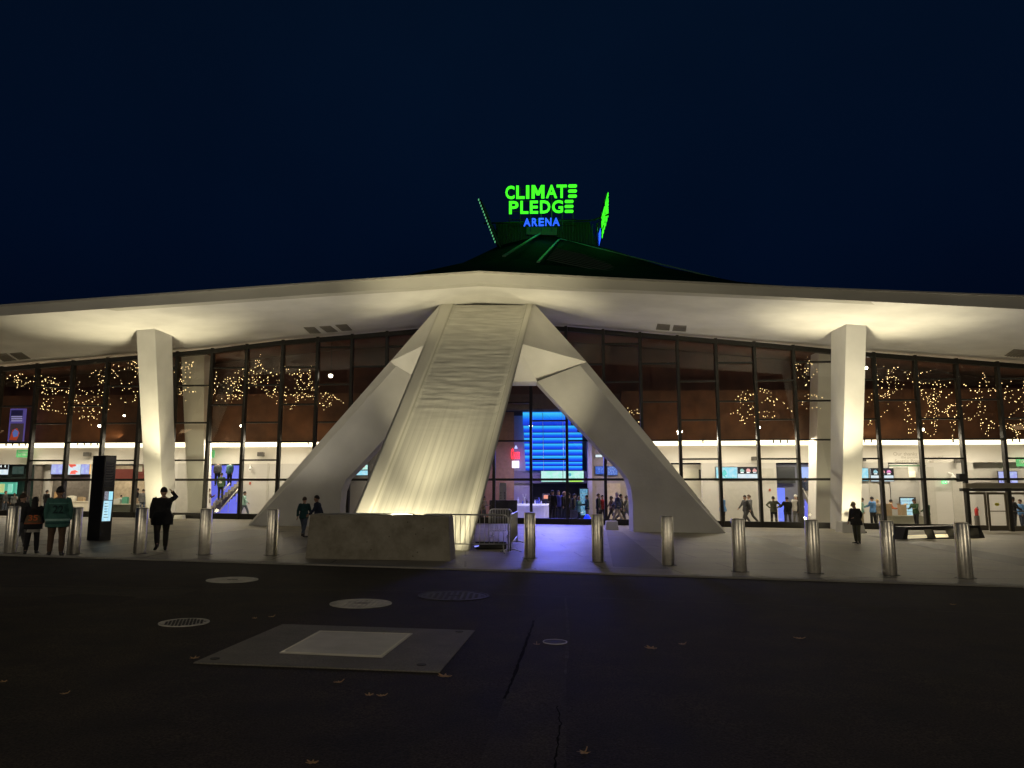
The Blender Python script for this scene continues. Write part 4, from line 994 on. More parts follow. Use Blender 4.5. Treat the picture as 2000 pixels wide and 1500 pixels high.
MB().prism([tp(.54,zz(976.5)), tp(.88,zz(976.5)), tp(.88,zz(960)), tp(.54,zz(960))], nn*.012).build('picture_right', scr_cyan, root)
m_ = MB()
for k in range(6):
    z = zz(984+k*5.4); m_.prism([tp(.22,z,.03), tp(.30+.38*random.random(),z,.03), tp(.6,z+.018,.03), tp(.22,z+.018,.03)], nn*.003)
m_.build('display_lines', mat('dark_text_line', (.05,.07,.09), .6), root)
# lit bench
p = Gd(1762, 1054); q = Gd(1924, 1052); root = empty('bench', (p+q)/2, 'long low black bench with slanted ends, lit from underneath', 'bench')
d = (q-p); d.z = 0; Lb = d.length; d.normalize(); sd = Vector((-d.y,d.x,0)); zz0 = (p.z+q.z)/2; hb = ZP(1840, 1027.5, (p.y+q.y)/2+.1).z-zz0
o3 = Vector((p.x,p.y,zz0)); bp3 = lambda s, w_, z: o3 + d*s + sd*w_ + Vector((0,0,z))
MB().hexa([bp3(.28,0.04,hb-.11), bp3(Lb-.28,0.04,hb-.11), bp3(Lb-.28,.04,hb), bp3(.28,.04,hb)], [bp3(.28,.62,hb-.11), bp3(Lb-.28,.62,hb-.11), bp3(Lb-.28,.62,hb), bp3(.28,.62,hb)]).build('seat', black_m, root, bevel=.01)
for a_, t_ in ((0, .25), (Lb, Lb-.25)):
    MB().prism([bp3(a_,0,0), bp3(a_+(.28 if a_ == 0 else -.28),0,0), bp3(t_+(.16 if a_ == 0 else -.16),0,hb-.003), bp3(t_,0,hb-.003)], sd*.66).build('end_panel', black_m, root)
for s0 in (.283, ): MB().hexa([bp3(s0,.02,.0), bp3(Lb-s0,.02,.0), bp3(Lb-s0,.02,.06), bp3(s0,.02,.06)], [bp3(s0,.1,.0), bp3(Lb-s0,.1,.0), bp3(Lb-s0,.1,.06), bp3(s0,.1,.06)]).build('front_rail', black_m, root)
for t_ in (.40, .66): MB().prism([bp3(Lb*t_+.06,.11,.0), bp3(Lb*t_+.14,.11,.0), bp3(Lb*t_-.02,.11,hb-.113), bp3(Lb*t_-.10,.11,hb-.113)], sd*.4).build('brace', black_m, root)
MB().box(bp3(Lb/2,.5,.10), (Lb-.7,.05,.12), math.atan2(d.y,d.x)).build('under_light', mat('bench_glow', (.9,.85,.6), .5, emit=(1.0,.85,.52), estr=.55), root)
c = bp3(Lb/2,.3,hb-.13); light('AREA', 'bench_light', c, c-Vector((0,0,1)), 22, (1,.85,.55), Lb-.8, size_y=.3)
# concrete plinths
def plinth(q, label, w_, d_, h_, nm='concrete_plinth'):
    g = Gd(*q); ob = MB().loft([[g+Vector((sx*w_/2*k, sy*d_/2*k+d_/2, z)) for sx, sy in ((-1,-1),(1,-1),(1,1),(-1,1))] for k, z in ((1,-.02),(1,0),(.86,h_))]).build(nm, white_c, None, bevel=.02)
    tag(ob, label, 'plinth'); return ob
plinth((1668, 1041), 'square concrete plinth at the foot of the right white column, with a lamp on it', 1.15, .8, .52)
plinth((1196, 1035), 'small tapered concrete plinth in front of the glass by the right fin', .62, .5, .42)
plinth((347, 1014), 'small concrete plinth beside the left white column at the glass foot', .5, .5, .22)
g = Gd(1667, 1038); ob = MB().ball((g.x, g.y-.1, g.z+.60), .085, 12, 8).build('plinth_lamp', mat('lamp_glare', (1,1,.9), .3, emit=(1,.88,.6), estr=9), None, smooth=True); tag(ob, 'small bright lamp on the plinth by the man in the cap', 'lamp')

# ================================================================== GROUND DETAILS
iron = mat('worn_iron', (.50,.475,.40), .6, .2, noise=.25, nscale=6, bump=.4, bscale=40); iron_d = mat('dark_iron', (.014,.012,.009), .7, .1, noise=.3)
def manhole(px, py, rpx, label, m, kind='solid'):
    g = Gd(px, py, 0); r_ = rpx*g.y/F; g = Vector((g.x, g.y, G(g.x,g.y)+ASPH)); root = empty('manhole_cover', g, label, 'manhole cover', 'manhole covers in the asphalt')
    tilt = lambda x, y, z: Vector((g.x+x, g.y+y, G(g.x+x, g.y+y)+ASPH+z))
    ring = lambda r, z, n=36: [tilt(r*math.cos(2*math.pi*k/n), r*math.sin(2*math.pi*k/n), z) for k in range(n)]
    MB().loft([ring(r_,.001), ring(r_,.012), ring(r_*.93,.012), ring(r_*.93,.001)], cap=False).build('frame', iron if kind != 'dark' else iron_d, root)
    mm = m if kind != 'ring' else iron_d
    MB().loft([ring(r_*.915,.002), ring(r_*.915,.008)]).build('lid', mm, root)
    m_ = MB()
    if kind in ('solid', 'dark'):
        for a_ in range(-5, 6):
            for b_2 in range(-5, 6):
                x, y = a_*r_*.16, b_2*r_*.16
                if math.hypot(x, y) < r_*.8 and not (abs(a_) <= 1 and abs(b_2) <= 0): m_.box(tilt(x, y, .010), (r_*.09, r_*.09, .006))
        root['label'] = label; st_ = m_.build('tread_studs', mm, root); st_['kind'] = 'stuff'
        MB().box(tilt(0,0,.011), (r_*.42, r_*.10, .006)).build('lifting_slot', iron_d, root)
    elif kind == 'grate':
        for a_ in range(-6, 7):
            for b_2 in range(-4, 5):
                x, y = a_*r_*.145 + (b_2 % 2)*r_*.07, b_2*r_*.2
                if math.hypot(x, y) < r_*.82: m_.box(tilt(x, y, .011), (r_*.09, r_*.10, .004))
        m_.build('drain_holes', mat('drain_hole', (.006,.006,.005), .9), root)
manhole(454, 1130, 47, 'bright round manhole cover farthest left near the kerb', iron)
manhole(705, 1175.5, 58, 'largest pale manhole cover in front of the concrete block', iron)
manhole(360, 1212, 45, 'perforated drain cover left of the concrete pad', iron, 'grate')
manhole(886, 1160.5, 68, 'dark sunken manhole cover right of the largest pale one', iron_d, 'dark')
manhole(1084, 1249.5, 23, 'small manhole cover with a bright ring, right of the concrete pad', iron_d, 'ring')
def flat_quad(name, pts, m, h, label, cat, base=ASPH, parent=None, edge=0.0):
    P = [Gd(*p) for p in pts]; P = [Vector((p.x, p.y, G(p.x,p.y)+base)) for p in P]; up = Vector((0,0,h))
    o = MB().hexa([p+up for p in P], P).build(name, m, parent)
    if not parent: tag(o, label, cat)
    return o
c = Gd(665, 1260); root = empty('utility_pad', Vector((c.x,c.y,G(c.x,c.y)+ASPH)), 'pale skewed concrete pad with a steel access hatch set in dark asphalt', 'utility pad')
flat_quad('pad', [(378,1290),(858,1308),(927,1228),(552,1216)], pad_m, .012, '', '', parent=root)
lid_m = mat('hatch_steel', (.52,.50,.45), .5, .3, noise=.12, nscale=3, bump=.1, bscale=30)
hl = flat_quad('hatch', [(546,1272.5),(747,1281),(806,1235.5),(624,1230)], lid_m, .010, '', '', base=ASPH+.012, parent=root)
hl2 = [(551,1271.5),(744,1279.5),(800,1236.5),(627,1231.5)]
P = [Gd(*p) for p in hl2]; P = [Vector((p.x,p.y,G(p.x,p.y)+ASPH+.0225)) for p in P]; m_ = MB()
for k in range(4): m_.add(bar(P[k], P[(k+1)%4], .018, .003))
fr_ = m_.build('hatch_frame', mat('bright_edge_steel', (.65,.62,.5), .35, .6), root)
for (x, y) in ((823,1295),(897,1231),(420,1283)):
    g = Gd(x, y); g.z = G(g.x,g.y)+ASPH+.013; MB().lathe(g, [(.05,0),(.05,.005),(.02,.006)], 12).build('lifting_eye', iron_d, root)
# cracks, seams, tarred joints
tar = mat('tar_joint', (.007,.0055,.0045), .95, noise=.3, spec=.05); seam_m = mat('worn_seam', (.075,.068,.055), .95, noise=.4, nscale=8, spec=.1)
def crack(pts, wpx, m, name, label, jit=1.2, seg=12, cat='crack'):
    m_ = MB(); P = []
    for (a_, b_2) in zip(pts, pts[1:]):
        for k in range(seg): t = k/seg; P.append((lerp(a_[0],b_2[0],t)+random.uniform(-jit,jit), lerp(a_[1],b_2[1],t)))
    P.append(pts[-1]); Q = [Gd(*p) for p in P]
    L0, R0 = [], []
    for i, q in enumerate(Q):
        t = (Q[min(i+1,len(Q)-1)]-Q[max(i-1,0)]).normalized(); s_ = Vector((-t.y,t.x,0)); ww = wpx*random.uniform(.5,1.3)
        L0.append(q-s_*ww/2); R0.append(q+s_*ww/2)
    for i in range(len(Q)-1): m_.poly(plane_pts([L0[i], R0[i], R0[i+1], L0[i+1]], ASPH+.003))
    tag(m_.build(name, m), kind='structure')
patch_m = ground_mat('asphalt_patch', (0.056, 0.044, 0.031), 0.5, 0.85, 1.4, 0.8, 0.8); patch_d = ground_mat('asphalt_patch_dark', (0.026, 0.020, 0.014), 0.5, 0.85, 1.4, 0.8, 0.8)
mb = MB()
for poly in ([(1046,1206),(1106,1168),(1106,1560),(905,1560)], [(-60,1142),(390,1148),(330,1166),(-60,1160)]):
    P = [Gd(*p) for p in poly]; mb.poly(plane_pts([(p.x, p.y) for p in P], ASPH+.0015))
tag(mb.build('asphalt_patches', patch_m), kind='structure')
mb = MB()
for poly in ([(90,1163),(150,1156),(270,1162),(230,1176),(120,1174)], [(1000,1160),(1140,1160),(1150,1185),(1010,1187)]):
    P = [Gd(*p) for p in poly]; mb.poly(plane_pts([(p.x, p.y) for p in P], ASPH+.002))
tag(mb.build('asphalt_patches', patch_d), kind='structure')
crack([(1043,1208),(1028,1250),(1006,1310),(985,1358)], .032, tar, 'asphalt_seam', '')
crack([(1088,1372),(1095,1410),(1088,1450),(1078,1520)], .016, tar, 'asphalt_crack', '', 2.5)
crack([(-20,1139),(400,1146),(800,1151),(1000,1158),(1300,1170),(2050,1198)], .05, seam_m, 'asphalt_seam', '', 1.0, 10)
crack([(1104,1164),(1110,1230),(1104,1310)], .035, seam_m, 'asphalt_seam', '', 1.0, 8)
# leaves
leaf_m = mat('dry_leaf', (.40,.24,.10), .6, noise=.3, nscale=20)
def leaf(px, py, s, rz, label, curl=.35):
    g = Gd(px, py); g.z = G(g.x,g.y)+ASPH+.005; root = empty('fallen_leaf', g, label, 'leaf', 'fallen autumn leaves', rz)
    lobes = []; 
    for k in range(5):
        an = math.pi*(0.5 + (k-2)*0.30); lobes.append((an, 1.0-.13*abs(k-2)))
    pts = [(0,-.15)]
    prev = None
    for k, (an, l_) in enumerate(sorted(lobes)):
        if k: pts.append((.38*math.cos(an-.15*math.pi), .38*math.sin(an-.15*math.pi)))
        pts += [(l_*.85*math.cos(an-.09), l_*.85*math.sin(an-.09)), (l_*math.cos(an), l_*math.sin(an)), (l_*.85*math.cos(an+.09), l_*.85*math.sin(an+.09))]
    m_ = MB(); m_.v = [(0,0,.0)] + [(x*s, y*s, curl*s*(x*x+y*y)*(.6+.4*math.sin(5*x))) for x, y in pts]; n_ = len(pts)
    m_.f = [[0, 1+i, 1+(i+1)%n_] for i in range(n_)]
    o = m_.build('blade', leaf_m, None); o.parent = root
    m2 = MB().tube([(0,0,.003),(0.02*s,-.5*s,.004),(.1*s,-.95*s,.02)], .004, 5); o = m2.build('stalk', leaf_m, None); o.parent = root
for (px, py, s, rz, t, *c_) in ((1272,1262,.085,.4,'largest orange leaf right of the ringed manhole cover'),(1333,1254,.055,2,'small leaf beside the largest orange one'),(1561,1243,.065,1.2,'leaf lying farthest right on the asphalt'),
    (1048,1254,.055,3,'small leaf just left of the ringed manhole cover'),(869,1316,.075,.9,'tan leaf touching the near right corner of the concrete pad'),(662,1327,.05,2.2,'small pale leaf below the concrete pad'),
    (722,1352,.05,.3,'left leaf of the close pair below the pad'),(746,1353,.045,1.5,'right leaf of the close pair below the pad'),(380,1281,.06,.2,'reddish leaf at the near left corner of the pad'),
    (610,1482,.045,1.0,'leaf near the bottom edge left of centre'),(1141,1462,.055,2.6,'leaf near the bottom edge right of the crack'),(744,1235,.06,.7,'curled dark leaf lying on the steel hatch'),
    (8,1326,.04,1.0,'leaf cut by the left edge of the photo'),(127,1349,.035,2.0,'small leaf on the asphalt at far left'),(498,1204,.045,.6,'left scrap of leaf between drain cover and manhole'),(531,1201,.05,2.4,'pale leaf scrap just above the pad'),
    (1861,1178,.05,.3,'leaf on the asphalt near the right end of the bollards')):
    leaf(px, py, s*1.15, rz, t)
    

# ================================================================== REFLECTED LIGHTS: mirrored tree lights and street lamps, built behind the glass
bulb_m = mat('reflected_fairy_bulb', (.9,.8,.5), .4, emit=(1.0,.66,.28), estr=5)
wire_m = mat('thin_black_wire', (.02,.015,.01), .6)
bm0 = MB().ball((0,0,0), .019, 6, 4).mesh('bulb_reflection'); bm0.materials.append(bulb_m)
def fairy(cx, cy, rx, ry, n_, label, arcs=None):  # small emitters stand in for tree lights mirrored in the glass
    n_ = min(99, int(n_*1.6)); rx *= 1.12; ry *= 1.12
    off = -.55; rt = empty('fairy_light_reflection', WP(cx, cy, off), label, 'light reflections', 'tree lights reflected in the glazing'); base = WP(cx, cy, off)
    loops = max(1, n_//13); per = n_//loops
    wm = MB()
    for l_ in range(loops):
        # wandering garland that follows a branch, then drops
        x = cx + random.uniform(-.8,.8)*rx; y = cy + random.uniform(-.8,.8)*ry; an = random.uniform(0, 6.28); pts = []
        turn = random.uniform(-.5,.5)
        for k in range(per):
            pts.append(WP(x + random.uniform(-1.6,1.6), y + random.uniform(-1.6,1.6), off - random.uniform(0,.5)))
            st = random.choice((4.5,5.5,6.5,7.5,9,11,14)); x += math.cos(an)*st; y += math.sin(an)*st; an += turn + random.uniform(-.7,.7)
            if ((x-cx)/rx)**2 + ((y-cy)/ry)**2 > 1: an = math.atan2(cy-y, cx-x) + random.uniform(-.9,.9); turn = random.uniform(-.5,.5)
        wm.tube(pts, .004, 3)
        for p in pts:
            b = bpy.data.objects.new('bulb_reflection', bm0); COL.objects.link(b); b.parent = rt; b.location = p - base; s_ = random.choice((.6,.8,1.0,1.0,1.35)); b.scale = (s_,)*3
    wm.build('added_wire', wire_m, rt)
for a in ((45,738,34,14,24,'sparse reflected fairy lights high at far left'),(110,768,30,40,66,'dense round cluster of reflected fairy lights, second from the left'),(176,772,32,44,78,'densest low bowl of reflected fairy lights left of the white column'),
    (238,745,34,50,44,'reflected fairy lights just left of the left white column'),(350,745,26,58,48,'reflected fairy lights just right of the left white column'),(448,742,34,44,60,'reflected fairy lights in the bay with the bright lamp reflection beneath, left wing'),
    (515,742,32,38,58,'round cluster of reflected fairy lights midway between left column and left fin'),(585,755,30,46,60,'reflected fairy lights rising to a peak near the left fin'),(640,782,26,30,26,'last scattered reflected fairy lights before the left fin'),
    (1240,808,11,20,13,'short arc of reflected fairy lights beside the right fin'),(1492,796,52,30,78,'reflected fairy lights spread over two bays left of the right column'),(1575,775,20,70,30,'thin trailing reflected fairy lights just left of the right column'),
    (1728,775,30,76,50,'reflected fairy lights just right of the right white column'),(1800,778,34,70,64,'tall reflected fairy lights two bays right of the right column'),(1845,800,26,58,60,'dense reflected fairy lights with a bright knot, right wing'),
    (1915,795,34,52,52,'looping reflected fairy lights near the right end'),(1978,790,26,62,56,'reflected fairy lights cut by the right edge of the photo')):
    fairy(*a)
pl_m = mat('lamp_reflection_glow', (1,1,1), .3, emit=(1.0,.86,.66), estr=12)
for px, py, r_, t in ((646,733,.13,'bright street lamp reflection left of the left fin, highest in the left wing'),(195,831,.10,'bright street lamp reflection low in the left wing near the left edge'),(472,831,.09,'bright street lamp reflection low between left column and fin'),
    (243,811,.07,'small street lamp reflection near the left white column'),(1037,831,.10,'bright street lamp reflection before the blue screen'),(1482,834,.09,'bright street lamp reflection left of the right white column'),(1801,838,.10,'bright street lamp reflection low in the right wing'),
    (1691,718,.10,'bright street lamp reflection high against the right white column')):
    off = -1.4; p = WP(px, py, off); root = empty('street_lamp_reflection', p, t, 'lamp reflection', 'street lamps reflected in the glass'); hz = WP(px, interp(head_t, px), 0).z+.3  # glowing ball stands in for a mirrored street lamp; its hanger is added
    MB().tube([p+Vector((0,0,.1)), Vector((p.x,p.y,hz))], .012, 5).build('added_cord', wire_m, root)
    MB().lathe(p, [(.03,.16),(r_*.9,.10),(r_*1.05,.0),(r_*.95,.0)], 14).build('shade', black_m, root)
    MB().ball(p+Vector((0,-.02,-.02)), r_, 14, 10).build('reflection_globe', pl_m, root, smooth=True)

# ================================================================== INTERIOR FITTINGS
def small_box(name, cat, px0, py0, px1, py1, off, th, m, label, extra=None, group=None):
    c = WP((px0+px1)/2, py1, off); root = empty(name, c, label, cat, group)
    panel(px0, py0, px1, py1, off, th).build('housing', m, root, bevel=.015)
    if extra: extra(root)
    return root
def bracketed(px, py, off, s=1.0):
    def f(root): p = WP(px, py, off); MB().tube([p+Vector((0,.1,0)), p+Vector((0,.45,.05))], .03*s, 6).build('bracket', black_m, root)
    return f
for (x0,y0,x1,y1,t) in ((162,883,174,891,'above the red picture menu'),(502,883,514,891,'left of the left fin'),(1470,891.5,1481,899,'above the cap pictures at left of a mullion'),(1684,895,1692,901,'beside the right white column'),(1868,896,1877,904,'over the white interior door')):
    small_box('wall_speaker', 'speaker', x0,y0,x1,y1, WO+.45, .3, mat('grey_plastic', (.10,.095,.085), .5), 'small dark box speaker, '+t, bracketed((x0+x1)/2, (y0+y1)/2, WO+.4), 'box speakers on the white wall')
for (x, y, t) in ((489,913,'left wing by the red alarm'),(1862,929,'right wing above the exit sign')):
    p = WP(x, y, WO+.3); root = empty('security_camera', p, 'white dome camera on a wall arm, '+t, 'security camera', 'white dome cameras')
    MB().ball(p+Vector((0,0,-.08)), .11, 12, 8).build('dome', mat('white_plastic', (.75,.75,.72), .4), root, smooth=True); MB().tube([p, p+Vector((-.05,.05,.12)), p+Vector((-.12,.28,.16))], .05, 8).build('arm', MATS['white_plastic'], root)
for (x, y, t) in ((488,944,'on the white wall between left stair and left fin'),(1504,957,'on the white wall left of the right stair')):
    small_box('fire_alarm', 'fire alarm', x-1.8,y-2.6,x+1.8,y+2.6, WO+.06, .06, mat('alarm_red', (.45,.10,.06), .5), 'small red fire alarm box '+t, None, 'red fire alarms')
small_box('wall_speaker', 'speaker', 1366, 917, 1373, 935, WO-2.7, .2, black_m, 'tall dark speaker on the wall between right fin and player screen', bracketed(1369, 926, WO-2.8))
for (x, n_, t) in ((12,4,'at far left'),(152,4,'above the food menus'),(602,3,'near the left fin'),(1373,1,'near the right fin'),(1511,3,'left of the right stair'),(1689,2,'beside the right column'),(1862,2,'above the exit door'),(1978,2,'above the entrance doors')):
    p0 = WP(x, 866, BO+.5); root = empty('track_lights', Vector((p0.x,p0.y,zc)), 'row of tiny black track spotlights under the timber edge '+t, 'track lights', 'track lights under the timber')
    MB().box((p0.x+.18*(n_-1), p0.y, zc+.02), (.4*n_, .05, .04)).build('rail', black_m, root)
    for k in range(n_): MB().tube([(p0.x+.42*k, p0.y, zc), (p0.x+.42*k, p0.y, zc-.22)], [.03,.055], 8).build('spot', black_m, root)
brown_box = mat('cardboard', (.34,.25,.15), .8, noise=.08); counter_g = mat('grey_green_counter', (.30,.30,.24), .6); white_cn = mat('white_counter', (.70,.66,.55), .5)
def counter(px0, px1, ytop, off, d_, m, label, top_m=None, cat='counter', name='counter'):
    c = WP((px0+px1)/2, 1000, off); c.z = G(c.x,c.y); root = empty(name, c, label, cat)
    panel_g(px0, ytop+1.2, px1, off, d_).build('body', m, root)
    a = WP(px0, ytop, off+.05); b = WP(px1, ytop, off+.05); z = WP((px0+px1)/2, ytop, off).z
    MB().hexa([(a.x,a.y,z-.05),(b.x,b.y,z-.05),(b.x,b.y,z),(a.x,a.y,z)], [(a.x,a.y+d_+.1,z-.05),(b.x,b.y+d_+.1,z-.05),(b.x,b.y+d_+.1,z),(a.x,a.y+d_+.1,z)]).build('worktop', top_m or m, root)
    panel_g(px0+1, WP(0,0,0).x and 1000 or 1000, px1-1, off-.0, .02) if False else None
    return root
counter(96, 181, 979, WO-.5, .8, white_cn, 'white food counter behind the couple in jerseys')
counter(222, 262, 984, WO+.6, .8, mat('dark_olive_counter', (.05,.055,.035), .6), 'dark olive counter right of the black totem', mat('pale_worktop', (.5,.48,.38), .5))
counter(-30, 46, 971, WO+1.0, .7, black_m, 'long black counter at the far left shop')
counter(1737, 1800, 1007, WO+1.2, .8, counter_g, 'grey-green counter behind the lit bench')
counter(1376, 1395, 984, WO-1.2, .6, mat('dark_green_desk', (.03,.035,.02), .6), 'small dark desk at the right fin edge')
counter(956, 1010, 977, WO+2.6, .9, black_m, 'black stand left of the glowing bar', name='stand', cat='stand')
# glowing curved bar
c = WP(1040, 1015, WO-1.0); root = empty('bar_counter', Vector((c.x,c.y,G(c.x,c.y))), 'white glowing curved bar counter under the blue screen', 'bar counter')
bar_m = mat('glowing_bar_front', (.65,.65,.80), .4, emit=(.32,.30,.85), estr=.32); zt = WP(1040, 984, WO-1.0).z; zb = G(c.x,c.y)
a = WP(1008, 1000, WO-1.0); b = WP(1073, 1000, WO-1.0); pts = []
for k in range(13):
    t = k/12; x = lerp(a.x, b.x, t); e_ = 1-abs(2*t-1)**6; pts.append((x, WY(x, WO-1.0)+.55-.55*e_))
m_ = MB()
for k in range(12):
    (xa,ya),(xb,yb) = pts[k], pts[k+1]
    m_.hexa([(xa,ya+.12,zb+.12),(xb,yb+.12,zb+.12),(xb,yb,zt-.12),(xa,ya,zt-.12)], [(xa,ya+.5,zb+.12),(xb,yb+.5,zb+.12),(xb,yb+.5,zt-.12),(xa,ya+.5,zt-.12)])
m_.build('front', bar_m, root, smooth=False)
m_ = MB()
for k in range(12):
    (xa,ya),(xb,yb) = pts[k], pts[k+1]
    m_.hexa([(xa,ya-.1,zt-.1),(xb,yb-.1,zt-.1),(xb,yb-.1,zt),(xa,ya-.1,zt)], [(xa,ya+.6,zt-.1),(xb,yb+.6,zt-.1),(xb,yb+.6,zt),(xa,ya+.6,zt)])
m_.build('worktop', mat('bright_bar_top', (.8,.8,.85), .4, emit=(.75,.72,1.0), estr=.75), root)
m_ = MB()
for k in range(12):
    (xa,ya),(xb,yb) = pts[k], pts[k+1]
    m_.hexa([(xa,ya+.2,zb),(xb,yb+.2,zb),(xb,yb+.2,zb+.115),(xa,ya+.2,zb+.115)], [(xa,ya+.5,zb),(xb,yb+.5,zb),(xb,yb+.5,zb+.115),(xa,ya+.5,zb+.115)])
m_.build('plinth', black_m, root)
# things on the bar
bt_cols = [mat('blue_glass_bottle', (.08,.10,.5), .15, emit=(.08,.09,.5), estr=.5), mat('pale_glass_bottle', (.5,.5,.7), .15, emit=(.25,.25,.6), estr=.4), mat('dark_glass_bottle', (.02,.02,.06), .15)]
desc = ['tall pale', 'short blue', 'dark', 'pale', 'blue', 'tall blue', 'short pale', 'short dark']
for k, px in enumerate((1012, 1021, 1029, 1045, 1049, 1053, 1057, 1066)):
    p = WP(px, 984, WO-1.25); p.z = zt; hh = (.42,.2,.3,.28,.3,.4,.18,.2)[k]; mm = bt_cols[(1,0,2,1,0,0,1,2)[k]]
    ob = MB().lathe(p, [(.05,0),(.055,hh*.6),(.02,hh*.78),(.02,hh)], 10).build('bottle', mm, None, smooth=True); tag(ob, desc[k]+' bottle on the glowing bar, number %s from its left end' % ('one','two','three','four','five','six','seven','eight')[k], 'bottle', 'bottles on the bar')
p = WP(1024, 984, WO-1.2); p.z = zt; root = empty('beer_tap', p, 'double beer tap near the left end of the glowing bar', 'beer tap')
MB().tube([p, p+Vector((0,0,.4))], .03, 8).tube([p+Vector((-.1,0,.4)), p+Vector((.1,0,.4))], .03, 8).build('tower', galv, root, smooth=True)
for sx in (-.08,.08): MB().tube([p+Vector((sx,-.03,.4)), p+Vector((sx*1.2,-.06,.62))], [.015,.03], 8).build('handle', mat('white_handle',(.8,.8,.85),.4), root)
small_box('pizza_oven', 'oven', 1060, 964, 1074, 976, WO-1.8, .5, mat('oven_grey', (.10,.09,.09), .5), 'small oven with an orange glow behind the bar', lambda r_: panel(1062, 967, 1073, 974, WO-1.78, .02).build('lit_window', mat('oven_glow', (.5,.2,.1), .5, emit=(1.0,.38,.22), estr=.75), r_))
def fridge(px0, px1, y0, off, m, label, base=1012):
    a = WP((px0+px1)/2, 1000, off); a.z = G(a.x,a.y); root = empty('drinks_fridge', a, label, 'fridge')
    panel_g(px0, y0, px1, off, .6).build('cabinet', black_m, root)
    panel(px0+1, y0+2, px1-1, base-6, off+.02, .02).build('lit_door', m, root)
    m_ = MB()
    for k in range(1, 5): m_.add(panel(px0+1.4, lerp(y0, base-6, k/5), px1-1.4, lerp(y0, base-6, k/5)+.9, off+.05, .02))
    m_.build('shelf', mat('shelf_grey', (.25,.3,.35), .5), root)
fridge(1132, 1149, 953, WO-1.9, art_mat('cyan_fridge', (.02,.10,.20), (.15,.45,.75), (.45,.85,1.0), .8, 14), 'cyan lit drinks fridge at the right end of the bar')
fridge(1759, 1787, 971, WO-2.2, art_mat('mint_fridge', (.35,.6,.9), (.55,.85,1.0), (.6,1.0,.8), .9, 8), 'bright pale drinks fridge behind the grey-green counter')
p = WP(1147, 1019, -1.5); p.z = G(p.x,p.y); root = empty('blue_floor_lamp', p, 'glowing blue cone on the floor at the foot of the lilac pier', 'lamp')
MB().lathe(p, [(.32,.02),(.30,.10),(.18,.35),(.07,.52)], 16).build('shade', mat('blue_cone_glow', (.02,.03,.6), .5, emit=(.0,.03,1.0), estr=1.6), root, smooth=True); MB().lathe(p, [(.34,0),(.34,.02)], 16).build('base', black_m, root)
small_box('notice_stand', 'notice stand', 975, 943, 989, 977, WO+2.9, .1, mat('cream_board', (.62,.6,.5), .6), 'cream notice board with rows of dots on the black stand', lambda r_: [panel(977+dx_, 961+dy_*3, 979.5+dx_, 962.2+dy_*3, WO+2.93, .01).build('dot_mark', iron_d, r_) for dx_ in (0,7.5) for dy_ in range(5)])
for (x0,x1,y0,off,t) in ((1729,1742,984,WO+1.4,'tall cardboard box at the left end of the grey-green counter'),(1760,1771,986,WO+.9,'cardboard box before the pale fridge')):
    a = WP((x0+x1)/2, 1007, off); root = empty('cardboard_box', a, t, 'box'); panel(x0, y0, x1, 1007.4, off, .4).build('carton', brown_box, root)
    for s_ in (0, 1):
        p = WP(lerp(x0,x1,s_), y0, off); MB().hexa([(p.x-.01,p.y,p.z),(p.x+.01,p.y,p.z),(p.x+(.09 if s_ else -.07),p.y,p.z+.07),(p.x+(.07 if s_ else -.09),p.y,p.z+.07)], [(p.x-.01,p.y+.4,p.z),(p.x+.01,p.y+.4,p.z),(p.x+(.09 if s_ else -.07),p.y+.4,p.z+.07),(p.x+(.07 if s_ else -.09),p.y+.4,p.z+.07)]).build('flap', brown_box, root)
for (x, off, m, t, w_, h_) in ((262,WO+.5,brown_box,'brown paper bag on the dark olive counter',.28,.36),(243,WO+.4,mat('green_pack',(.1,.35,.25),.5),'green pack on the dark olive counter',.34,.42),(228,WO+.4,mat('pale_pack',(.6,.6,.55),.5),'pale pack on the dark olive counter',.4,.3),(157,WO-.7,brown_box,'brown paper bag on the white food counter',.4,.26),(138,WO-.7,mat('white_pack',(.75,.73,.65),.5),'white napkin box on the white food counter',.5,.34),(112,WO-.8,mat('tan_pack',(.5,.32,.16),.6),'tan parcel on the white food counter',.5,.62)):
    a = WP(x, 982, off-.3); a.z = WP(x, 979 if x < 200 else 984, WO-.5 if x < 200 else WO+.6).z; root = empty('package', a, t, 'package')
    MB().loft([[a+Vector((sx*w_/2*k, sy*.13*k+.1, z)) for sx, sy in ((-1,-1),(1,-1),(1,1),(-1,1))] for k, z in ((.94,0),(1,h_*.5),(.96,h_))]).build('body', m, root); MB().box(a+Vector((0,.1,h_+.012)), (w_*.5,.12,.024)).build('fold', m, root)
small_box('merchandise_display', 'display', -4, 942, 30, 965, WO-1.5, .2, mat('green_glow_shelf', (.1,.4,.3), .5, emit=(.12,.55,.42), estr=.6), 'green glowing merchandise display at the far left', lambda r_: [panel(x, 945, x+9, 962, WO-1.45, .03).build('jersey', mm, r_) for x, mm in ((-1, mat('yellow_jersey',(.6,.6,.2),.5,emit=(.8,.9,.4),estr=.6)), (15, mat('mint_jersey',(.3,.8,.6),.5,emit=(.4,1,.8),estr=.6)))])
small_box('picture_panel', 'picture', 268, 905, 280, 926, WO-.25, .06, mat('maroon_board', (.2,.05,.04), .5), 'small maroon framed board just left of the left white column', lambda r_: panel(271,908,278,921,WO-.22,.02).build('picture', mat('cream_board', (.62,.6,.5), .6), r_))
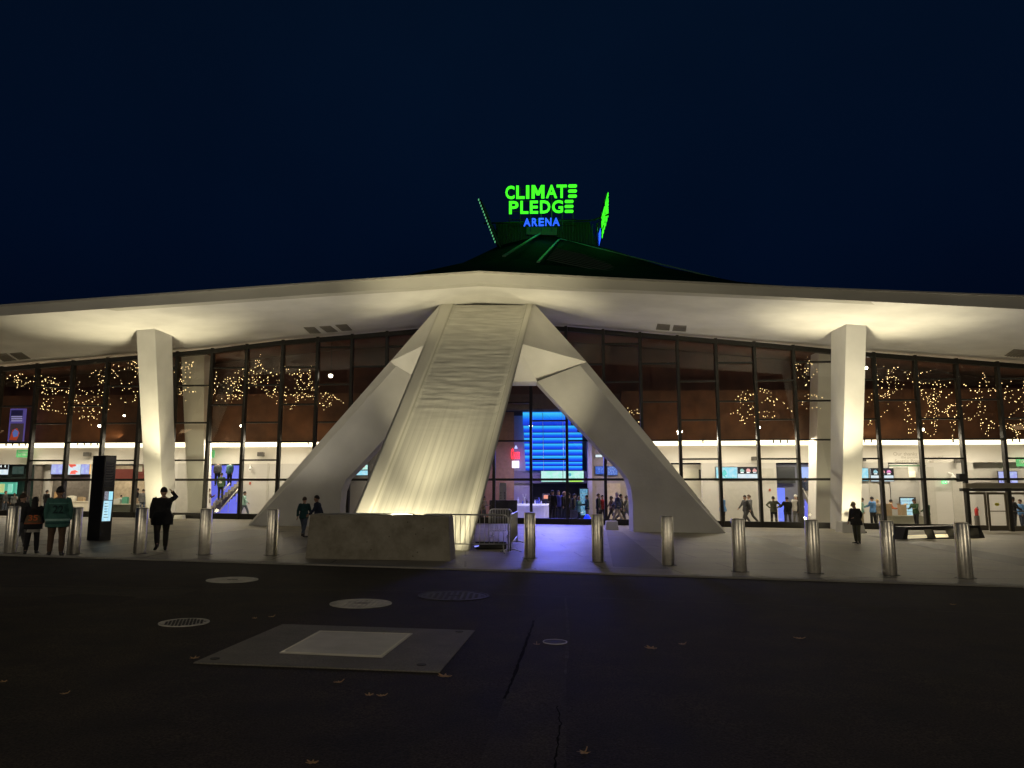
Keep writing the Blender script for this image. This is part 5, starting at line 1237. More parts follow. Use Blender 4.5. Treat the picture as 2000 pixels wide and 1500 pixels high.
# fire extinguisher
p = WP(1910, 1034, WO+2.4); p.z = G(p.x,p.y); root = empty('fire_extinguisher', p, 'red topped grey extinguisher stand seen through the entrance sidelight', 'fire extinguisher')
MB().lathe(p, [(.14,0),(.14,.7),(.12,.75)], 12).build('stand', mat('grey_stand', (.12,.11,.10), .5), root); MB().lathe(p+Vector((0,0,.752)), [(.1,0),(.1,.35),(.05,.42),(.03,.46)], 12).build('cylinder', mat('extinguisher_red', (.55,.03,.03), .3), root, smooth=True)
MB().tube([p+Vector((0,0,1.2)), p+Vector((.08,0,1.25)), p+Vector((.14,0,1.05))], .02, 6).build('hose', black_m, root)
# staircases
def stairs(x0, y0, x1, y1, off, n_, w_, label, m, rail_pts, stringer=None):
    a = WP(x0, y0, off); b = WP(x1, y1, off); root = empty('staircase', Vector((a.x,a.y,G(a.x,a.y))), label, 'staircase'); m_ = MB()
    for k in range(n_):
        xa = lerp(a.x, b.x, k/n_); xb = lerp(a.x, b.x, (k+1)/n_); z = lerp(a.z, b.z, (k+1)/n_); zb_ = lerp(a.z, b.z, k/n_) - .12
        l_, r_ = min(xa,xb)-(.0), max(xa,xb)+.0; m_ = MB(); m_.hexa([(l_,WY(l_,off),zb_),(r_,WY(r_,off),zb_),(r_,WY(r_,off),z),(l_,WY(l_,off),z)], [(l_,WY(l_,off)+w_,zb_),(r_,WY(r_,off)+w_,zb_),(r_,WY(r_,off)+w_,z),(l_,WY(l_,off)+w_,z)])
        m_.build('step', m, root)
    for (p, q) in rail_pts:
        P, Q = WP(*p, off+.1), WP(*q, off+.1); MB().tube([P, Q], .035, 8).build('handrail', mat('bright_rail', (.75,.72,.62), .3, .4), root, smooth=True)
        for t in (.1,.5,.9):
            c = P.lerp(Q, t); MB().tube([c, c-Vector((0,0,.75))], .015, 6).build('baluster', galv, root)
    if stringer: 
        P = [WP(*p, off+.06) for p in stringer]; MB().prism(P, (0,.05,0)).build('stringer', mat('blue_lit_stringer', (.15,.18,.6), .5, emit=(.07,.09,1.0), estr=.6), root)  # blue light on the stringer put in as emission
stairs(392, 1009, 468, 940, WO+.4, 13, 1.4, 'staircase rising to the right in the blue lit left opening', mat('stair_grey', (.30,.28,.24), .6), [((417,983),(449,943)), ((426,1001),(467,953))], [(425,1008),(466,1008),(466,962),(428,1004)])
def stairs_front(label):
    c = WP(1592, 1020, WO-.3); root = empty('staircase', Vector((c.x,c.y,G(c.x,c.y))), label, 'staircase'); n_ = 12; zt_ = WP(1575, 953, WO-3.2).z
    for k in range(n_):
        t0 = k/n_; t1 = (k+1)/n_; off = lerp(WO-.3, WO-3.2, t0); xl = lerp(1593, 1566, t0); xr = lerp(1614, 1604, t0); a = WP(xl, 1000, off); b = WP(xr, 1000, off); z = lerp(G(c.x,c.y), zt_, t1); z0 = lerp(G(c.x,c.y), zt_, t0)-.05
        MB().hexa([(a.x,a.y,z0),(b.x,b.y,z0),(b.x,b.y,z),(a.x,a.y,z)], [(a.x,a.y+.5,z0),(b.x,b.y+.5,z0),(b.x,b.y+.5,z),(a.x,a.y+.5,z)]).build('step', mat('stair_grey', (.30,.28,.24), .6), root)
    for (p, q, o0, o1) in (((1591,998),(1568,954),WO-.2,WO-2.8), ((1583,1014),(1571,989),WO+.1,WO-1.5)):
        P, Q = WP(*p, o0), WP(*q, o1); MB().tube([P, Q], .04, 8).build('handrail', MATS['bright_rail'], root, smooth=True)
        for t in (.05,.45,.85): c2 = P.lerp(Q, t); MB().tube([c2, c2-Vector((0,0,.7))], .015, 6).build('baluster', galv, root)
    P = [WP(1572,1016,WO+.05), WP(1590,1018,WO+.05), WP(1586,1000,WO+.05), WP(1572,975,WO+.05)]; MB().prism(P, (0,.05,0)).build('stringer', MATS['blue_lit_stringer'], root)
stairs_front('staircase rising away to the left in the right wing opening')
panel(1518, 912, 1553, 944, WO-3.1, .05).build('dark_stair_panel', mat('dark_grey_glass', (.05,.055,.06), .3), arena)
panel(1564, 912, 1583, 935, WO-3.1, .05).build('pale_blue_panel', mat('pale_blue_lit', (.3,.4,.6), .5, emit=(.15,.28,.85), estr=.7), arena)
panel(1584, 912, 1607, 938, WO-3.15, .05).build('blue_panel', MATS['blue_lit_wall'], arena)
panel(1518, 953, 1534, 1018, WO-3.1, .05).build('blue_glass_panel', mat('bright_blue_lit', (.2,.3,.8), .5, emit=(.08,.13,1.0), estr=.8), arena)
# interior door in the right wing
root = empty('interior_door', WP(1845, 1030, WO-.4), 'plain white interior door under the green exit sign', 'door')
panel_g(1833, 948, 1856, WO-.42, .05).build('leaf', mat('cream_door', (.72,.69,.56), .5), root); panel_g(1831, 946, 1833, WO-.40, .07).build('jamb', mat('grey_jamb', (.35,.33,.28), .5), root); panel_g(1856, 946, 1858, WO-.40, .07).build('jamb', MATS['grey_jamb'], root)
MB().box(WP(1853.5, 1005, WO-.35), (.06,.06,.2)).build('handle', black_m, root)
# entrance doors at far right
panel(1886, 943.5, 2060, 953.5, .22, .25).build('door_canopy', mat('taupe_canopy', (.26,.235,.18), .6), arena)
panel(1880, 953.7, 2060, 959.5, .24, .3).build('door_head', frame_m, arena)
ey = 961
def glass_door(px0, px1, label, sticker=False, mid=True):
    a = WP(px0, 1000, .10); b = WP(px1, 1000, .10); zt_ = WP((px0+px1)/2, ey+.5, .10).z; z0 = G((a.x+b.x)/2, a.y)+.02; root = empty('glass_door', Vector(((a.x+b.x)/2, a.y, z0)), label, 'door', 'glass entrance doors')
    def bx(s0, s1, za, zb_, d_=.07): 
        xa, xb = lerp(a.x,b.x,s0), lerp(a.x,b.x,s1); return MB().hexa([(xa,WY(xa,.13),za),(xb,WY(xb,.13),za),(xb,WY(xb,.13),zb_),(xa,WY(xa,.13),zb_)], [(xa,WY(xa,.13)+d_,za),(xb,WY(xb,.13)+d_,za),(xb,WY(xb,.13)+d_,zb_),(xa,WY(xa,.13)+d_,zb_)])
    fm = mat('taupe_door_frame', (.10,.085,.055), .45, .2); m_ = MB(); w_ = .09
    for q in ((0,w_,z0,zt_), (1-w_,1,z0,zt_), (w_,1-w_,z0,z0+.28), (w_,1-w_,zt_-.12,zt_)): m_.add(bx(*q))
    m_.build('frame', fm, root)
    if mid: bx(w_, 1-w_, z0+1.02, z0+1.07, .1).build('push_bar', fm, root)
    MB().poly([(lerp(a.x,b.x,w_), WY(a.x,.09), z0+.25), (lerp(a.x,b.x,1-w_), WY(b.x,.09), z0+.25), (lerp(a.x,b.x,1-w_), WY(b.x,.09), zt_-.1), (lerp(a.x,b.x,w_), WY(a.x,.09), zt_-.1)]).build('pane', glass, root)
    if sticker: c = WP(1947.5, 985, .16); MB().prism([c+Vector((.13*math.cos(t*.7), 0, .09*math.sin(t*.7))) for t in range(9)], (0,.01,0)).build('sticker', mat('yellow_sticker', (.7,.65,.05), .5), root)
glass_door(1890, 1928, 'narrow fixed glass sidelight left of the entrance doors', mid=False); glass_door(1930, 1968, 'glass entrance door with a yellow sticker', True); glass_door(1970, 2008, 'glass entrance door cut by the right edge of the photo'); glass_door(2010, 2048, 'glass entrance door outside the right edge')
panel(1874, 925, 1888, 941, .35, .3).build('door_reader_box', black_m, arena)

# ================================================================== PEOPLE
def remeshed(mb, name, m, voxel, root, smooth_it=3):
    me = mb.mesh(name); bmx = bmesh.new(); bmx.from_mesh(me); bmesh.ops.recalc_face_normals(bmx, faces=bmx.faces); bmx.to_mesh(me); bmx.free()
    o = bpy.data.objects.new(name, me); COL.objects.link(o)
    md = o.modifiers.new('r', 'REMESH'); md.mode = 'VOXEL'; md.voxel_size = voxel
    ms = o.modifiers.new('s', 'SMOOTH'); ms.iterations = smooth_it; ms.factor = .5
    dg = bpy.context.evaluated_depsgraph_get(); dg.update(); m2 = bpy.data.meshes.new_from_object(o.evaluated_get(dg)); m2.name = name
    bpy.data.objects.remove(o); bpy.data.meshes.remove(me)
    m2.materials.clear(); m2.materials.append(m); m2.polygons.foreach_set('use_smooth', [True]*len(m2.polygons))
    o = bpy.data.objects.new(name, m2); COL.objects.link(o); o.parent = root; return o
skin_l = mat('skin_light', (.52,.33,.24), .6); skin_m = mat('skin_tan', (.36,.21,.14), .6); skin_d = mat('skin_dark', (.13,.07,.045), .6)
def cloth(name, c): return mat('cloth_'+name, c, .9, noise=.2, nscale=5, bump=.7, bscale=9)
hair_k = mat('hair_black', (.012,.010,.009), .7, noise=.2, nscale=30); hair_b = mat('hair_brown', (.06,.035,.02), .7, noise=.2, nscale=30); hair_y = mat('hair_blond', (.35,.25,.12), .7, noise=.2, nscale=30); hair_g = mat('hair_grey', (.35,.33,.30), .7, noise=.2, nscale=30)
STAND = dict(th=(4,-3), kn=(4,4), arm=((4,9,12),(2,8,14)))
WALK = dict(th=(26,-16), kn=(8,22), arm=((-22,8,12),(24,8,22)))
WALK2 = dict(th=(-18,24), kn=(26,6), arm=((22,8,25),(-20,8,14)))
HIPS = dict(th=(8,-6), kn=(2,2), arm=((-12,48,-1),(-12,48,-1)), hips=True)
PHONE = dict(th=(6,-4), kn=(6,3), arm=((32,6,88),(4,8,12)), head=24)
LEAN = dict(th=(10,-8), kn=(8,3), arm=((30,10,55),(28,10,55)), lean=10, head=12)
def person(px, hy, off, facing, pose, top, legs, hair, skin, label, feet=None, group=None, fine=False, longtop=0.0, jacket_open=False, cap=None, number=None, numcol=None, stripe=None, long_hair=False, shorts=False, skirt=None, pack=None, build=1.0, hem=None, h=None, cat='person', coat=None, shoe=None):
    if feet: g = Gd(px, feet)
    else: g = WP(px, 1015, off); g.z = G(g.x, g.y)+.006
    top_z = ZP(px, hy, g.y).z; H = h or (top_z - g.z)
    k = H/1.76
    root = empty('person', (0,0,0), label, cat, group)
    vox = .013 if fine else .021
    P = dict(STAND); P.update(pose); ln = R(P.get('lean', 0)); 
    ks = (1,-1)
    legl = []
    for i in (0,1):
        a = R(P['th'][i]); b = a - R(P['kn'][i]); legl.append((.43*math.cos(a) + .42*math.cos(b)))
    hz = max(legl)+.085
    bw = build
    hips = [Vector((s*.09*bw, 0, hz)) for s in ks]; knees, ankles, toes = [], [], []
    for i, s in enumerate(ks):
        a = R(P['th'][i]); b = a - R(P['kn'][i]); spl = .02*s
        kn = hips[i] + Vector((spl, -.43*math.sin(a), -.43*math.cos(a))); an = kn + Vector((spl*.5, -.42*math.sin(b), -.42*math.cos(b)))
        knees.append(kn); ankles.append(an); pit = max(0, (an.z-.09)*1.6) if P['th'][i] < 0 else 0
        toes.append(an + Vector((s*.03, -.17, -.055 - min(pit, .08))))
    def up(z, y=0, x=0):      # along the leaning torso, z metres above the hips
        return Vector((x, -math.sin(ln)*z + y*math.cos(ln), hz + math.cos(ln)*z + y*math.sin(ln)*0))
    sh = [up(.475, .0, s*.185*bw) for s in ks]; neck = up(.52); 
    hp = R(P.get('head', 4)); hd_c = up(.60) + Vector((0, -.09*math.sin(hp)-.015, .07*math.cos(hp)-.0)); Mh = Matrix.Rotation(hp, 3, 'X') @ Matrix.Rotation(R(P.get('turn', 0)), 3, 'Z')
    elb, wri, fdir = [], [], []
    for i, s in enumerate(ks):
        f, ab, e = P['arm'][i]; f = R(f); ab = R(ab); 
        d1 = Vector((s*math.sin(ab), -math.sin(f)*math.cos(ab), -math.cos(f)*math.cos(ab))); el = sh[i] + d1*.28
        if P.get('hips'): wr = Vector((s*.19*bw, .02, hz+.10)); d2 = (wr-el).normalized(); wr = el + d2*.25
        elif P.get('scratch') == i: wr = hd_c + Vector((s*.15, .03, .08)); d2 = (wr-el).normalized(); wr = el + d2*.26
        else:
            g2 = f + R(e); inn = P.get('inn', (.15,.15))[i]
            d2 = Vector((-s*inn*(1 if e > 40 else .2), -math.sin(g2), -math.cos(g2))).normalized(); wr = el + d2*.25
        elb.append(el); wri.append(wr); fdir.append(d2)
    n_ = 12
    def torso(inf, z0, z1, flare=0.0):
        rows = [(-.12,.150,.105),(-.04,.165,.115),(.06,.155,.108),(.18,.142,.100),(.30,.162,.110),(.40,.180,.112),(.46,.172,.098),(.505,.105,.075),(.53,.062,.060)]
        out_ = []; 
        for z, rx, ry in rows:
            if z0-.001 <= z <= z1+.001:
                fl = flare*max(0, (.2-z))/.3; out_.append((z, rx*bw+inf+fl, ry*bw+inf+fl))
        if z0 < rows[0][0]: out_.insert(0, (z0, .150*bw+inf+flare*1.1, .105*bw+inf+flare*1.1))
        m_ = MB(); rings = []
        for z, rx, ry in out_:
            rings.append([up(z, ry*math.sin(2*math.pi*q/16), rx*math.cos(2*math.pi*q/16)) for q in range(16)])
        return m_.loft(rings)
    def arm_tube(i, inf, to=1.0):
        e_ = elb[i].lerp(wri[i], to); return MB().tube([sh[i]+Vector((-ks[i]*.05,0,.0)), sh[i]+Vector((0,0,-.01)), sh[i].lerp(elb[i], .5), elb[i], e_], [.052+inf, .054+inf, .046+inf, .038+inf, (.028+inf if to > .8 else .036+inf)], n_)
    def leg_tube(i, inf, to=1.0):
        e_ = knees[i].lerp(ankles[i], to); pts = [hips[i]+Vector((0,0,.06)), hips[i]+Vector((0,0,-.06)), hips[i].lerp(knees[i], .5), knees[i], knees[i].lerp(ankles[i], min(.35,to)), e_]
        return MB().tube(pts, [.082*bw+inf, .086*bw+inf, .070*bw+inf, .052+inf, .053+inf, .040+inf*.8], n_)
    # ---- body: one continuous surface
    B = torso(0, -.12, .53)
    for i in (0,1): B.add(arm_tube(i, 0)).add(leg_tube(i, 0))
    B.tube([neck-Vector((0,0,.04)), hd_c-Vector((0,-.01,.05))], [.055,.050], n_)
    B.ball(hd_c, (.083,.104,.125), 14, 10, Mh); B.ball(hd_c + Mh @ Vector((0,-.05,-.072)), (.054,.05,.048), 10, 8, Mh)      # skull and jaw
    B.add(MB().loft([[hd_c + Mh @ Vector((x*r_, -.090-y, z)) for x, z in ()] or [hd_c + Mh @ Vector((sx*.013*r_, -.094-y, -.01+sz*.02*r_ - .012)) for sx, sz in ((-1,-1),(1,-1),(1,1),(-1,1))] for r_, y in ((1.3,0),(.7,.026))]))
    for s in ks: B.ball(hd_c + Mh @ Vector((s*.086,.005,-.008)), (.012,.02,.03), 8, 6, Mh)
    for i, s in enumerate(ks):      # palm, four fingers, thumb
        w0 = wri[i]; d = fdir[i]; side = Vector((0,-1,0)) if abs(d.y) < .8 else Vector((-s,0,0)); side = (side - d*side.dot(d)).normalized(); nn_ = d.cross(side)
        B.tube([w0-d*.02, w0+d*.04, w0+d*.085], [(.03,.018),(.040,.016),(.038,.014)], 10, ref=side)
        fr = .0085 if fine else .011
        for q, (o_, l_) in enumerate(((-.030,.062),(-.010,.075),(.010,.070),(.029,.055))):
            b0_ = w0 + d*.078 + side*(-o_); cu = nn_*(.018+.006*q)*(-s)
            B.tube([b0_, b0_+d*l_*.55+cu*.4, b0_+d*l_*.95+cu*1.3], [fr, fr*.95, fr*.8], 6)
        t0 = w0 + d*.025 + side*.03; B.tube([t0, t0+d*.03+side*.024, t0+d*.058+side*.030], [fr*1.25, fr*1.1, fr*.9], 6)
        B.tube([ankles[i]+Vector((0,.02,-.02)), ankles[i]+Vector((0,-.04,-.045)), toes[i]], [.038,.036,.024], 8)
    remeshed(B, 'body', skin, vox, root, 2 if fine else 1)
    # eyes and mouth
    if fine:
        for s in ks:
            o = MB().ball(hd_c + Mh @ Vector((s*.032,-.097,.008)), (.010,.006,.006), 8, 6, Mh).build('eye', hair_k, None); o.parent = root
        o = MB().ball(hd_c + Mh @ Vector((0,-.101,-.062)), (.024,.006,.005), 8, 6, Mh).build('mouth', mat('lips', (.35,.14,.12), .5), None); o.parent = root
    # ---- clothes
    T = torso(.027, -.12-longtop, .505, .02+.05*bool(longtop))
    sl = P.get('sleeve', 1.0)
    for i in (0,1): T.add(arm_tube(i, .021, sl))
    T.tube([up(.49), up(.545)], [.068,.062], 12)
    remeshed(T, 'top', top, vox, root)
    Lg = torso(.020, -.12, .06)
    for i in (0,1): Lg.add(leg_tube(i, .022+.006*bool(shorts), .25 if shorts else .97))
    if skirt: 
        Sk = MB(); rings = []
        for z, rr in ((.05,.16),(-.1,.19),(-.27,.205)): rings.append([up(z, (rr-.04)*math.sin(2*math.pi*q/16), rr*math.cos(2*math.pi*q/16)) for q in range(16)])
        o = Sk.loft(rings).build('shirt_tail', skirt, None, smooth=True); o.parent = root
    remeshed(Lg, 'shorts' if shorts else 'trousers', legs, vox, root)
    sm = shoe or mat('shoe_black', (.015,.015,.015), .5)
    for i in (0,1):
        a_, t_ = ankles[i], toes[i]; hl_ = a_ + Vector((0,.055,-.06)); m_ = MB()
        m_.tube([a_+Vector((0,.01,.02)), a_+Vector((0,.0,-.03))], [(.046),(.050)], 10)
        m_.tube([hl_+Vector((0,0,.01)), a_+Vector((0,-.02,-.045)), t_+Vector((0,.03,.005)), t_+Vector((0,-.03,.0))], [(.036,.030),(.042,.034),(.046,.028),(.030,.018)], 10)
        remeshed(m_, 'shoe', sm, .012, root, 1)
    # ---- hair or cap
    m_ = MB(); rings = []
    for th_, rr in ((.0,.01),(.35,.42),(.7,.72),(1.05,.93),(1.35,1.03),(1.62,1.02)):
        ring = []
        for q in range(18):
            ph = 2*math.pi*q/18; front = max(0, -math.sin(ph)); t2 = th_*(1-.28*front) ; rad = math.sin(t2) if th_ else .01
            ring.append(hd_c + Mh @ Vector((.095*rad*math.cos(ph), .117*rad*math.sin(ph)+.006, .002+.138*math.cos(t2))))
        rings.append(ring)
    back = []
    for q in range(18):
        ph = 2*math.pi*q/18; bk_ = max(0, math.sin(ph)); front = max(0, -math.sin(ph))
        back.append(hd_c + Mh @ Vector((.089*math.cos(ph), .103*math.sin(ph)+.004, -.035*bk_ + .055*front - (.0))))
    rings.append(back); m_.loft(rings)
    if long_hair: 
        hb = hd_c + Mh @ Vector((0,.05,-.02)); m_.tube([hb+Vector((0,0,.06)), hb+Vector((0,.03,-.05)), up(.47,.10), up(.36,.125)], [(.075,.05),(.088,.055),(.09,.04),(.06,.02)], 12)
    o = m_.build('cap' if cap else 'hair', cap or hair, None, smooth=True); o.parent = root
    if cap:
        c0 = hd_c + Mh @ Vector((0,-.085,.055)); m_ = MB(); rings = []
        for y_, w_, z_ in ((.03,.075,.01),(-.02,.070,.0),(-.06,.045,-.012),(-.075,.015,-.018)):
            rings.append([hd_c + Mh @ Vector((x*w_, -.085+y_, .052+z_+dz_ - .012*x*x)) for x, dz_ in ((-1,0),(-.3,.006),(.3,.006),(1,0),(.3,-.004),(-.3,-.004))])
        o = m_.loft(rings).build('cap_peak', cap, None); o.parent = root
    if number:
        y_ = .112*bw+.036+.030; U_ = Vector((-1,0,0)); V_ = Vector((0,0,1)); mm = numcol
        for (t_, zc_, h_, wd_) in number:
            tm = place_text(t_, Vector((0, y_, hz+zc_)), U_, V_, h_, width=wd_, depth=.004, centre=True, offset=.02); o = tm.build('number' if t_.isdigit() else 'name_lettering', mm, None); o.parent = root
    if stripe:
        for (z_, hgt_, sm_) in stripe:
            m_ = MB(); rings = []
            for z in (z_, z_+hgt_):
                rr = [r_ for r_ in ((-.12,.150,.105),(-.04,.165,.115),(.06,.155,.108),(.18,.142,.100),(.30,.162,.110),(.40,.180,.112))]
                rx = interp([(r_[0], r_[1]) for r_ in rr], z)*bw+.040; ry = interp([(r_[0], r_[2]) for r_ in rr], z)*bw+.040
                fl = (.02+.05*bool(longtop))*max(0,(.2-z))/.3; rings.append([up(z, (ry+fl)*math.sin(2*math.pi*q/20), (rx+fl)*math.cos(2*math.pi*q/20)) for q in range(20)])
            o = m_.loft(rings, cap=False).build('stripe', sm_, None, smooth=True); o.parent = root
    if pack:
        m_ = MB().ball(up(.26,.20), (.15*1.05,.10,.23), 12, 10); o = m_.build('rucksack', pack, None, smooth=True); o.parent = root
    if coat:
        pass
    root.location = (g.x, g.y, g.z); root.rotation_euler = (0,0,R(facing)); root.scale = (k,k,k)
    return root
BK = cloth('black', (.012,.012,.014)); NV = cloth('navy', (.02,.028,.055)); TEAL = cloth('teal', (.05,.15,.125)); PTEAL = cloth('pale_teal', (.30,.50,.45)); GY = cloth('grey', (.12,.12,.12)); JN = cloth('denim', (.07,.09,.13)); KH = cloth('khaki', (.30,.25,.17)); WH = cloth('white', (.55,.53,.48)); BR = cloth('brown', (.10,.06,.035)); BL = cloth('blue', (.10,.24,.50)); OR_ = cloth('orange', (.45,.13,.05)); GN = cloth('green', (.03,.07,.03)); OL = cloth('olive', (.10,.105,.065)); RD = cloth('red', (.40,.03,.03)); DKGY = cloth('charcoal', (.035,.035,.035)); DT = cloth('deep_teal', (.015,.06,.065)); LTEAL = cloth('light_teal', (.12,.30,.26)); LJ = cloth('light_jeans', (.16,.19,.22))
# outside, near
orange_n = mat('orange_lettering', (.75,.17,.05), .8); teal_n = mat('dark_teal_lettering', (.006,.03,.03), .8); grey_n = mat('silver_lettering', (.30,.30,.24), .8)
person(60, 968, 0, 206, dict(th=(-8,10), kn=(14,4), arm=((8,14,18),(10,10,28)), sleeve=1.0), BK, BK, hair_k, skin_l, 'woman from behind in a black and orange jersey numbered 35 over a white shirt', feet=1082, fine=True, longtop=.06, skirt=WH, long_hair=True,
       number=[('35', .08, .17, .24)], numcol=orange_n, stripe=[(-.02,.05,cloth('orange_stripe', (.33,.10,.04))),(.02,.22,cloth('tan_body', (.16,.10,.05)))], shoe=mat('shoe_black', (.015,.015,.015), .5))
person(107, 948, 0, 208, dict(th=(7,-4), kn=(2,3), arm=((0,12,12),(3,13,10))), TEAL, BR, hair_k, skin_m, 'man seen from behind in a teal hockey jersey numbered 22 and brown trousers', feet=1085, fine=True, longtop=.10, build=1.12,
       number=[('22', .13, .20, .23), ], numcol=teal_n, stripe=[(-.06,.05,PTEAL),(-.13,.035,DT),(.36,.03,LTEAL)])
person(36, 985, 0, 165, dict(WALK, arm=((5,10,35),(0,8,10))), DKGY, GY, hair_b, skin_l, 'person half hidden behind the leftmost bollard and the woman in the jersey', feet=1070, h=1.6)
person(313, 948, 0, 212, dict(th=(-14,15), kn=(30,8), arm=((4,12,14),(100,30,60)), scratch=1, head=14), BK, cloth('dark_camouflage', (.055,.05,.04)), hair_k, skin_l, 'man in black sweatshirt walking away with a raised hand scratching his head', feet=1076, fine=True, build=1.18, longtop=.10)
person(592, 966, 0, 172, WALK, DT, JN, hair_b, skin_l, 'person in a dark teal jacket and jeans walking just left of the concrete block', feet=1048, fine=True, long_hair=False)
person(620, 963, 0, -78, dict(WALK2, arm=((25,8,20),(-30,8,10)), lean=6), NV, BK, hair_k, skin_m, 'person in a dark navy jersey striding left behind the concrete block', feet=1050, fine=True, build=1.1)
person(1675, 978, 0, -62, dict(th=(5,-3), kn=(5,6), arm=((22,6,50),(6,8,20)), head=32, lean=5), cloth('dark_grey_coat', (.045,.045,.04)), OL, hair_b, skin_l, 'man in a pale cap and dark coat standing looking down by the right white column', feet=1062, fine=True, cap=cloth('tan_cap', (.38,.30,.20)), pack=BK, longtop=.05, shoe=mat('shoe_black', (.015,.015,.015), .5))
# inside, left wing
person(6, 958, WO+1.6, 90, STAND, DKGY, JN, hair_b, skin_l, 'shopper in dark top cut by the left edge behind the glass')
person(24, 962, WO+1.6, 30, PHONE, GY, BK, hair_k, skin_m, 'second shopper from the left edge behind the glass')
person(42, 960, WO+1.9, -20, STAND, BK, BK, hair_k, skin_l, 'dark clothed shopper left of the woman in the jersey, behind the glass')
person(87, 956, WO+2.2, 170, STAND, BK, NV, hair_k, skin_m, 'dark haired person framed between the two jersey wearers, behind the glass')
person(232, 966, WO-.9, 180, LEAN, WH, BK, hair_k, skin_l, 'food worker in white just right of the black totem')
person(263, 962, WO-1.3, 90, PHONE, BK, BK, hair_k, skin_m, 'dark clothed customer left of the left white column, inside', h=1.7)
person(276, 964, WO-.5, 200, STAND, GY, JN, hair_b, skin_l, 'customer in grey hard by the left white column, inside', h=1.65)
person(366, 960, WO-.4, 95, dict(WALK, arm=((20,8,40),(10,8,10))), PTEAL, BK, hair_b, skin_l, 'slim person in a pale teal top left of the left staircase', h=1.7)
person(403, 953, WO+1.9, 80, PHONE, BR, GY, hair_b, skin_l, 'person in a brown jacket at the foot of the left staircase')
person(428, 944, WO+.9, 185, STAND, GN, BK, hair_k, skin_m, 'person in a dark green jersey on the left staircase, white mark on the back', h=1.75, number=[('S', .14, .2, .2)], numcol=white_w).location.z += 1.0
person(420, 920, WO-1.6, 10, STAND, BK, BK, hair_k, skin_m, 'dark figure higher up the left stair against the blue wall, nearer the mullion', h=1.7).location.z += 1.9
person(444, 920, WO-1.6, -10, STAND, DT, BK, hair_b, skin_l, 'dark figure higher up the left stair against the blue wall, on the right', h=1.7).location.z += 1.9
person(475, 957, WO+1.2, 100, WALK, PTEAL, JN, hair_k, skin_m, 'person in a pale teal jersey walking right beside the left fin')
# centre
person(945, 985, WO+3.6, 60, dict(STAND, arm=((10,10,70),(10,10,60))), KH, GY, hair_b, skin_l, 'person in tan by the black stand at the edge of the raking leg', h=1.5)
person(1079, 956, WO+2.2, 165, PHONE, BK, BK, hair_k, skin_m, 'man all in black standing with his back to the glass, left of the thick mullion')
person(1091, 957, WO+.6, 0, STAND, cloth('royal_blue', (.05,.06,.35)), NV, hair_b, skin_l, 'person in royal blue facing out behind the man all in black')
person(1102, 959, WO+1.2, 60, dict(STAND, arm=((30,8,70),(0,8,10))), BK, NV, hair_y, skin_l, 'blond person in black at the left of the thick mullion')
person(1112, 962, WO+2.6, -80, STAND, BK, BK, hair_k, skin_l, 'dark figure overlapping the thick mullion')
person(1121, 963, WO+1.3, 80, PHONE, DKGY, GN, hair_k, skin_l, 'person in a charcoal top just right of the thick mullion')
person(1129, 968, WO+2.6, 60, dict(LEAN, lean=4), LTEAL, GN, hair_y, skin_l, 'fair haired person in a light teal top holding a grey bag', longtop=.12)
person(1147, 966, WO+2.4, -85, dict(STAND, arm=((20,8,70),(20,8,60))), DT, KH, hair_k, skin_l, 'person in teal jacket and shorts by the blue floor lamp', shorts=True)
person(1169, 963, WO+1.8, 70, STAND, BK, BK, hair_b, skin_l, 'person in black framed between two mullions behind a bollard')
person(1177, 966, WO+1.2, 20, STAND, RD, DKGY, hair_k, skin_m, 'person in a red top by the mullion behind a bollard')
person(1195, 966, WO+1.4, -80, WALK, BR, BK, hair_k, skin_d, 'slim person in brown walking left behind the glass near the right fin')
person(1207, 958, WO+3.0, -88, WALK, NV, KH, hair_g, skin_l, 'man in a navy jacket and pale trousers striding left near the right fin', fine=True, build=1.1)
person(1213, 962, WO+2.3, 75, WALK2, BK, BK, hair_k, skin_m, 'person in a black jacket with red on the front crossing behind the striding man', number=[('12', .14, .2, .2)], numcol=mat('red_lettering', (.5,.03,.03), .8))
person(1224, 965, WO+2.2, 85, WALK2, GY, JN, hair_b, skin_l, 'person in grey and blue walking right at the edge of the right fin')
# right wing
person(1378, 970, WO-.4, 10, STAND, WH, BK, hair_k, skin_m, 'worker in white behind the small dark desk at the right fin', h=1.5)
person(1413, 966, WO+2.3, -75, dict(STAND, arm=((10,6,60),(0,8,20))), BL, BK, hair_g, skin_l, 'man in a blue jacket and white cap beside the mullion under the player screen', cap=cloth('white_cap', (.6,.58,.52)), longtop=.04)
person(1457, 964, WO+1.5, -70, WALK, DKGY, DKGY, hair_k, skin_m, 'left one of the grey couple walking together under the cap screen')
person(1465, 963, WO+1.0, -75, WALK2, GY, DKGY, hair_b, skin_l, 'right one of a grey couple walking close together under the cap screen')
person(1512, 968, WO+3.0, 170, HIPS, OL, BK, hair_k, skin_m, 'man in an olive shirt standing with hands on hips')
person(1539, 969, WO+3.2, 190, dict(STAND, arm=((18,22,60),(10,14,20))), BK, DKGY, hair_k, skin_m, 'broad man in black between the hands-on-hips man and the thick mullion', build=1.2)
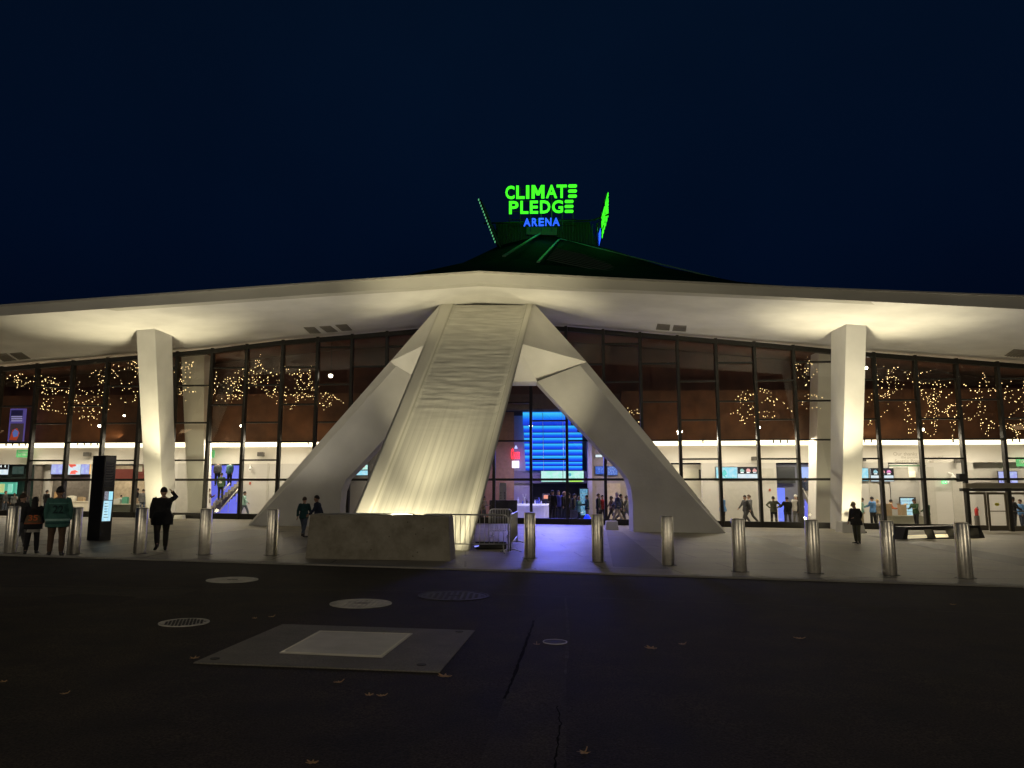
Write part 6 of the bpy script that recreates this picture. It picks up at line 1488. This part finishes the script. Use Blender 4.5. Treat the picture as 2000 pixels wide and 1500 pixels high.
person(1556, 965, WO+1.8, 0, STAND, WH, GY, hair_y, skin_l, 'person in white with a pale hat behind the broad man', cap=WH)
person(1563, 968, WO+3.1, -100, STAND, BK, BK, hair_k, skin_d, 'dark figure half behind the mullion beside the right staircase')
person(1577, 922, WO-2.9, 0, STAND, NV, NV, hair_k, skin_l, 'person in dark blue descending high on the right stair landing', h=1.6).location.z += 1.35
person(1684, 971, WO+2.6, 75, PHONE, PTEAL, KH, hair_b, skin_l, 'person in a pale top holding a phone behind the man in the cap')
person(1706, 969, WO+1.4, -150, dict(STAND, arm=((30,8,50),(0,8,10))), BL, BK, hair_k, skin_m, 'man in a light blue shirt and black trousers right of the right column', build=1.1)
person(1716, 974, WO+1.1, 160, STAND, KH, GY, hair_y, skin_l, 'person in beige beside the man in the light blue shirt')
person(1738, 974, WO+.2, 60, LEAN, OR_, OR_, hair_k, skin_d, 'worker in an orange top leaning over the grey-green counter')
person(1790, 973, WO+1.0+1.0, -60, LEAN, GN, BK, hair_k, skin_m, 'worker in dark green leaning on the counter by the pale fridge')
person(1812, 990, WO+3.2, 200, dict(STAND, arm=((10,10,60),(10,10,10))), GN, OL, hair_b, skin_l, 'person in dark olive half hidden by a mullion right of the counter', h=1.6)
person(1981, 969, WO+2.6, 90, dict(STAND, arm=((40,8,50),(20,8,40))), BK, BK, hair_k, skin_d, 'man in black seen through the entrance door at right')
person(1996, 974, WO+2.4, -90, STAND, BL, NV, hair_b, skin_l, 'person in pale blue cut by the right edge of the photo')
# shoulder bag carried at the entrance
p = WP(1121, 1003, -1.8); root = empty('bag', p, 'grey bag hanging beside the person in the light teal top', 'bag')
MB().loft([[p+Vector((sx*.22*k2, sy*.08*k2, z)) for sx, sy in ((-1,-1),(1,-1),(1,1),(-1,1))] for k2, z in ((.8,-.25),(1,-.15),(.9,.2))]).build('pouch', GY, root, bevel=.03)
MB().tube([p+Vector((-.18,0,.19)), p+Vector((-.05,0,.42)), p+Vector((.05,0,.42)), p+Vector((.18,0,.19))], .012, 6).build('strap', BK, root)
bpy.context.view_layer.update()
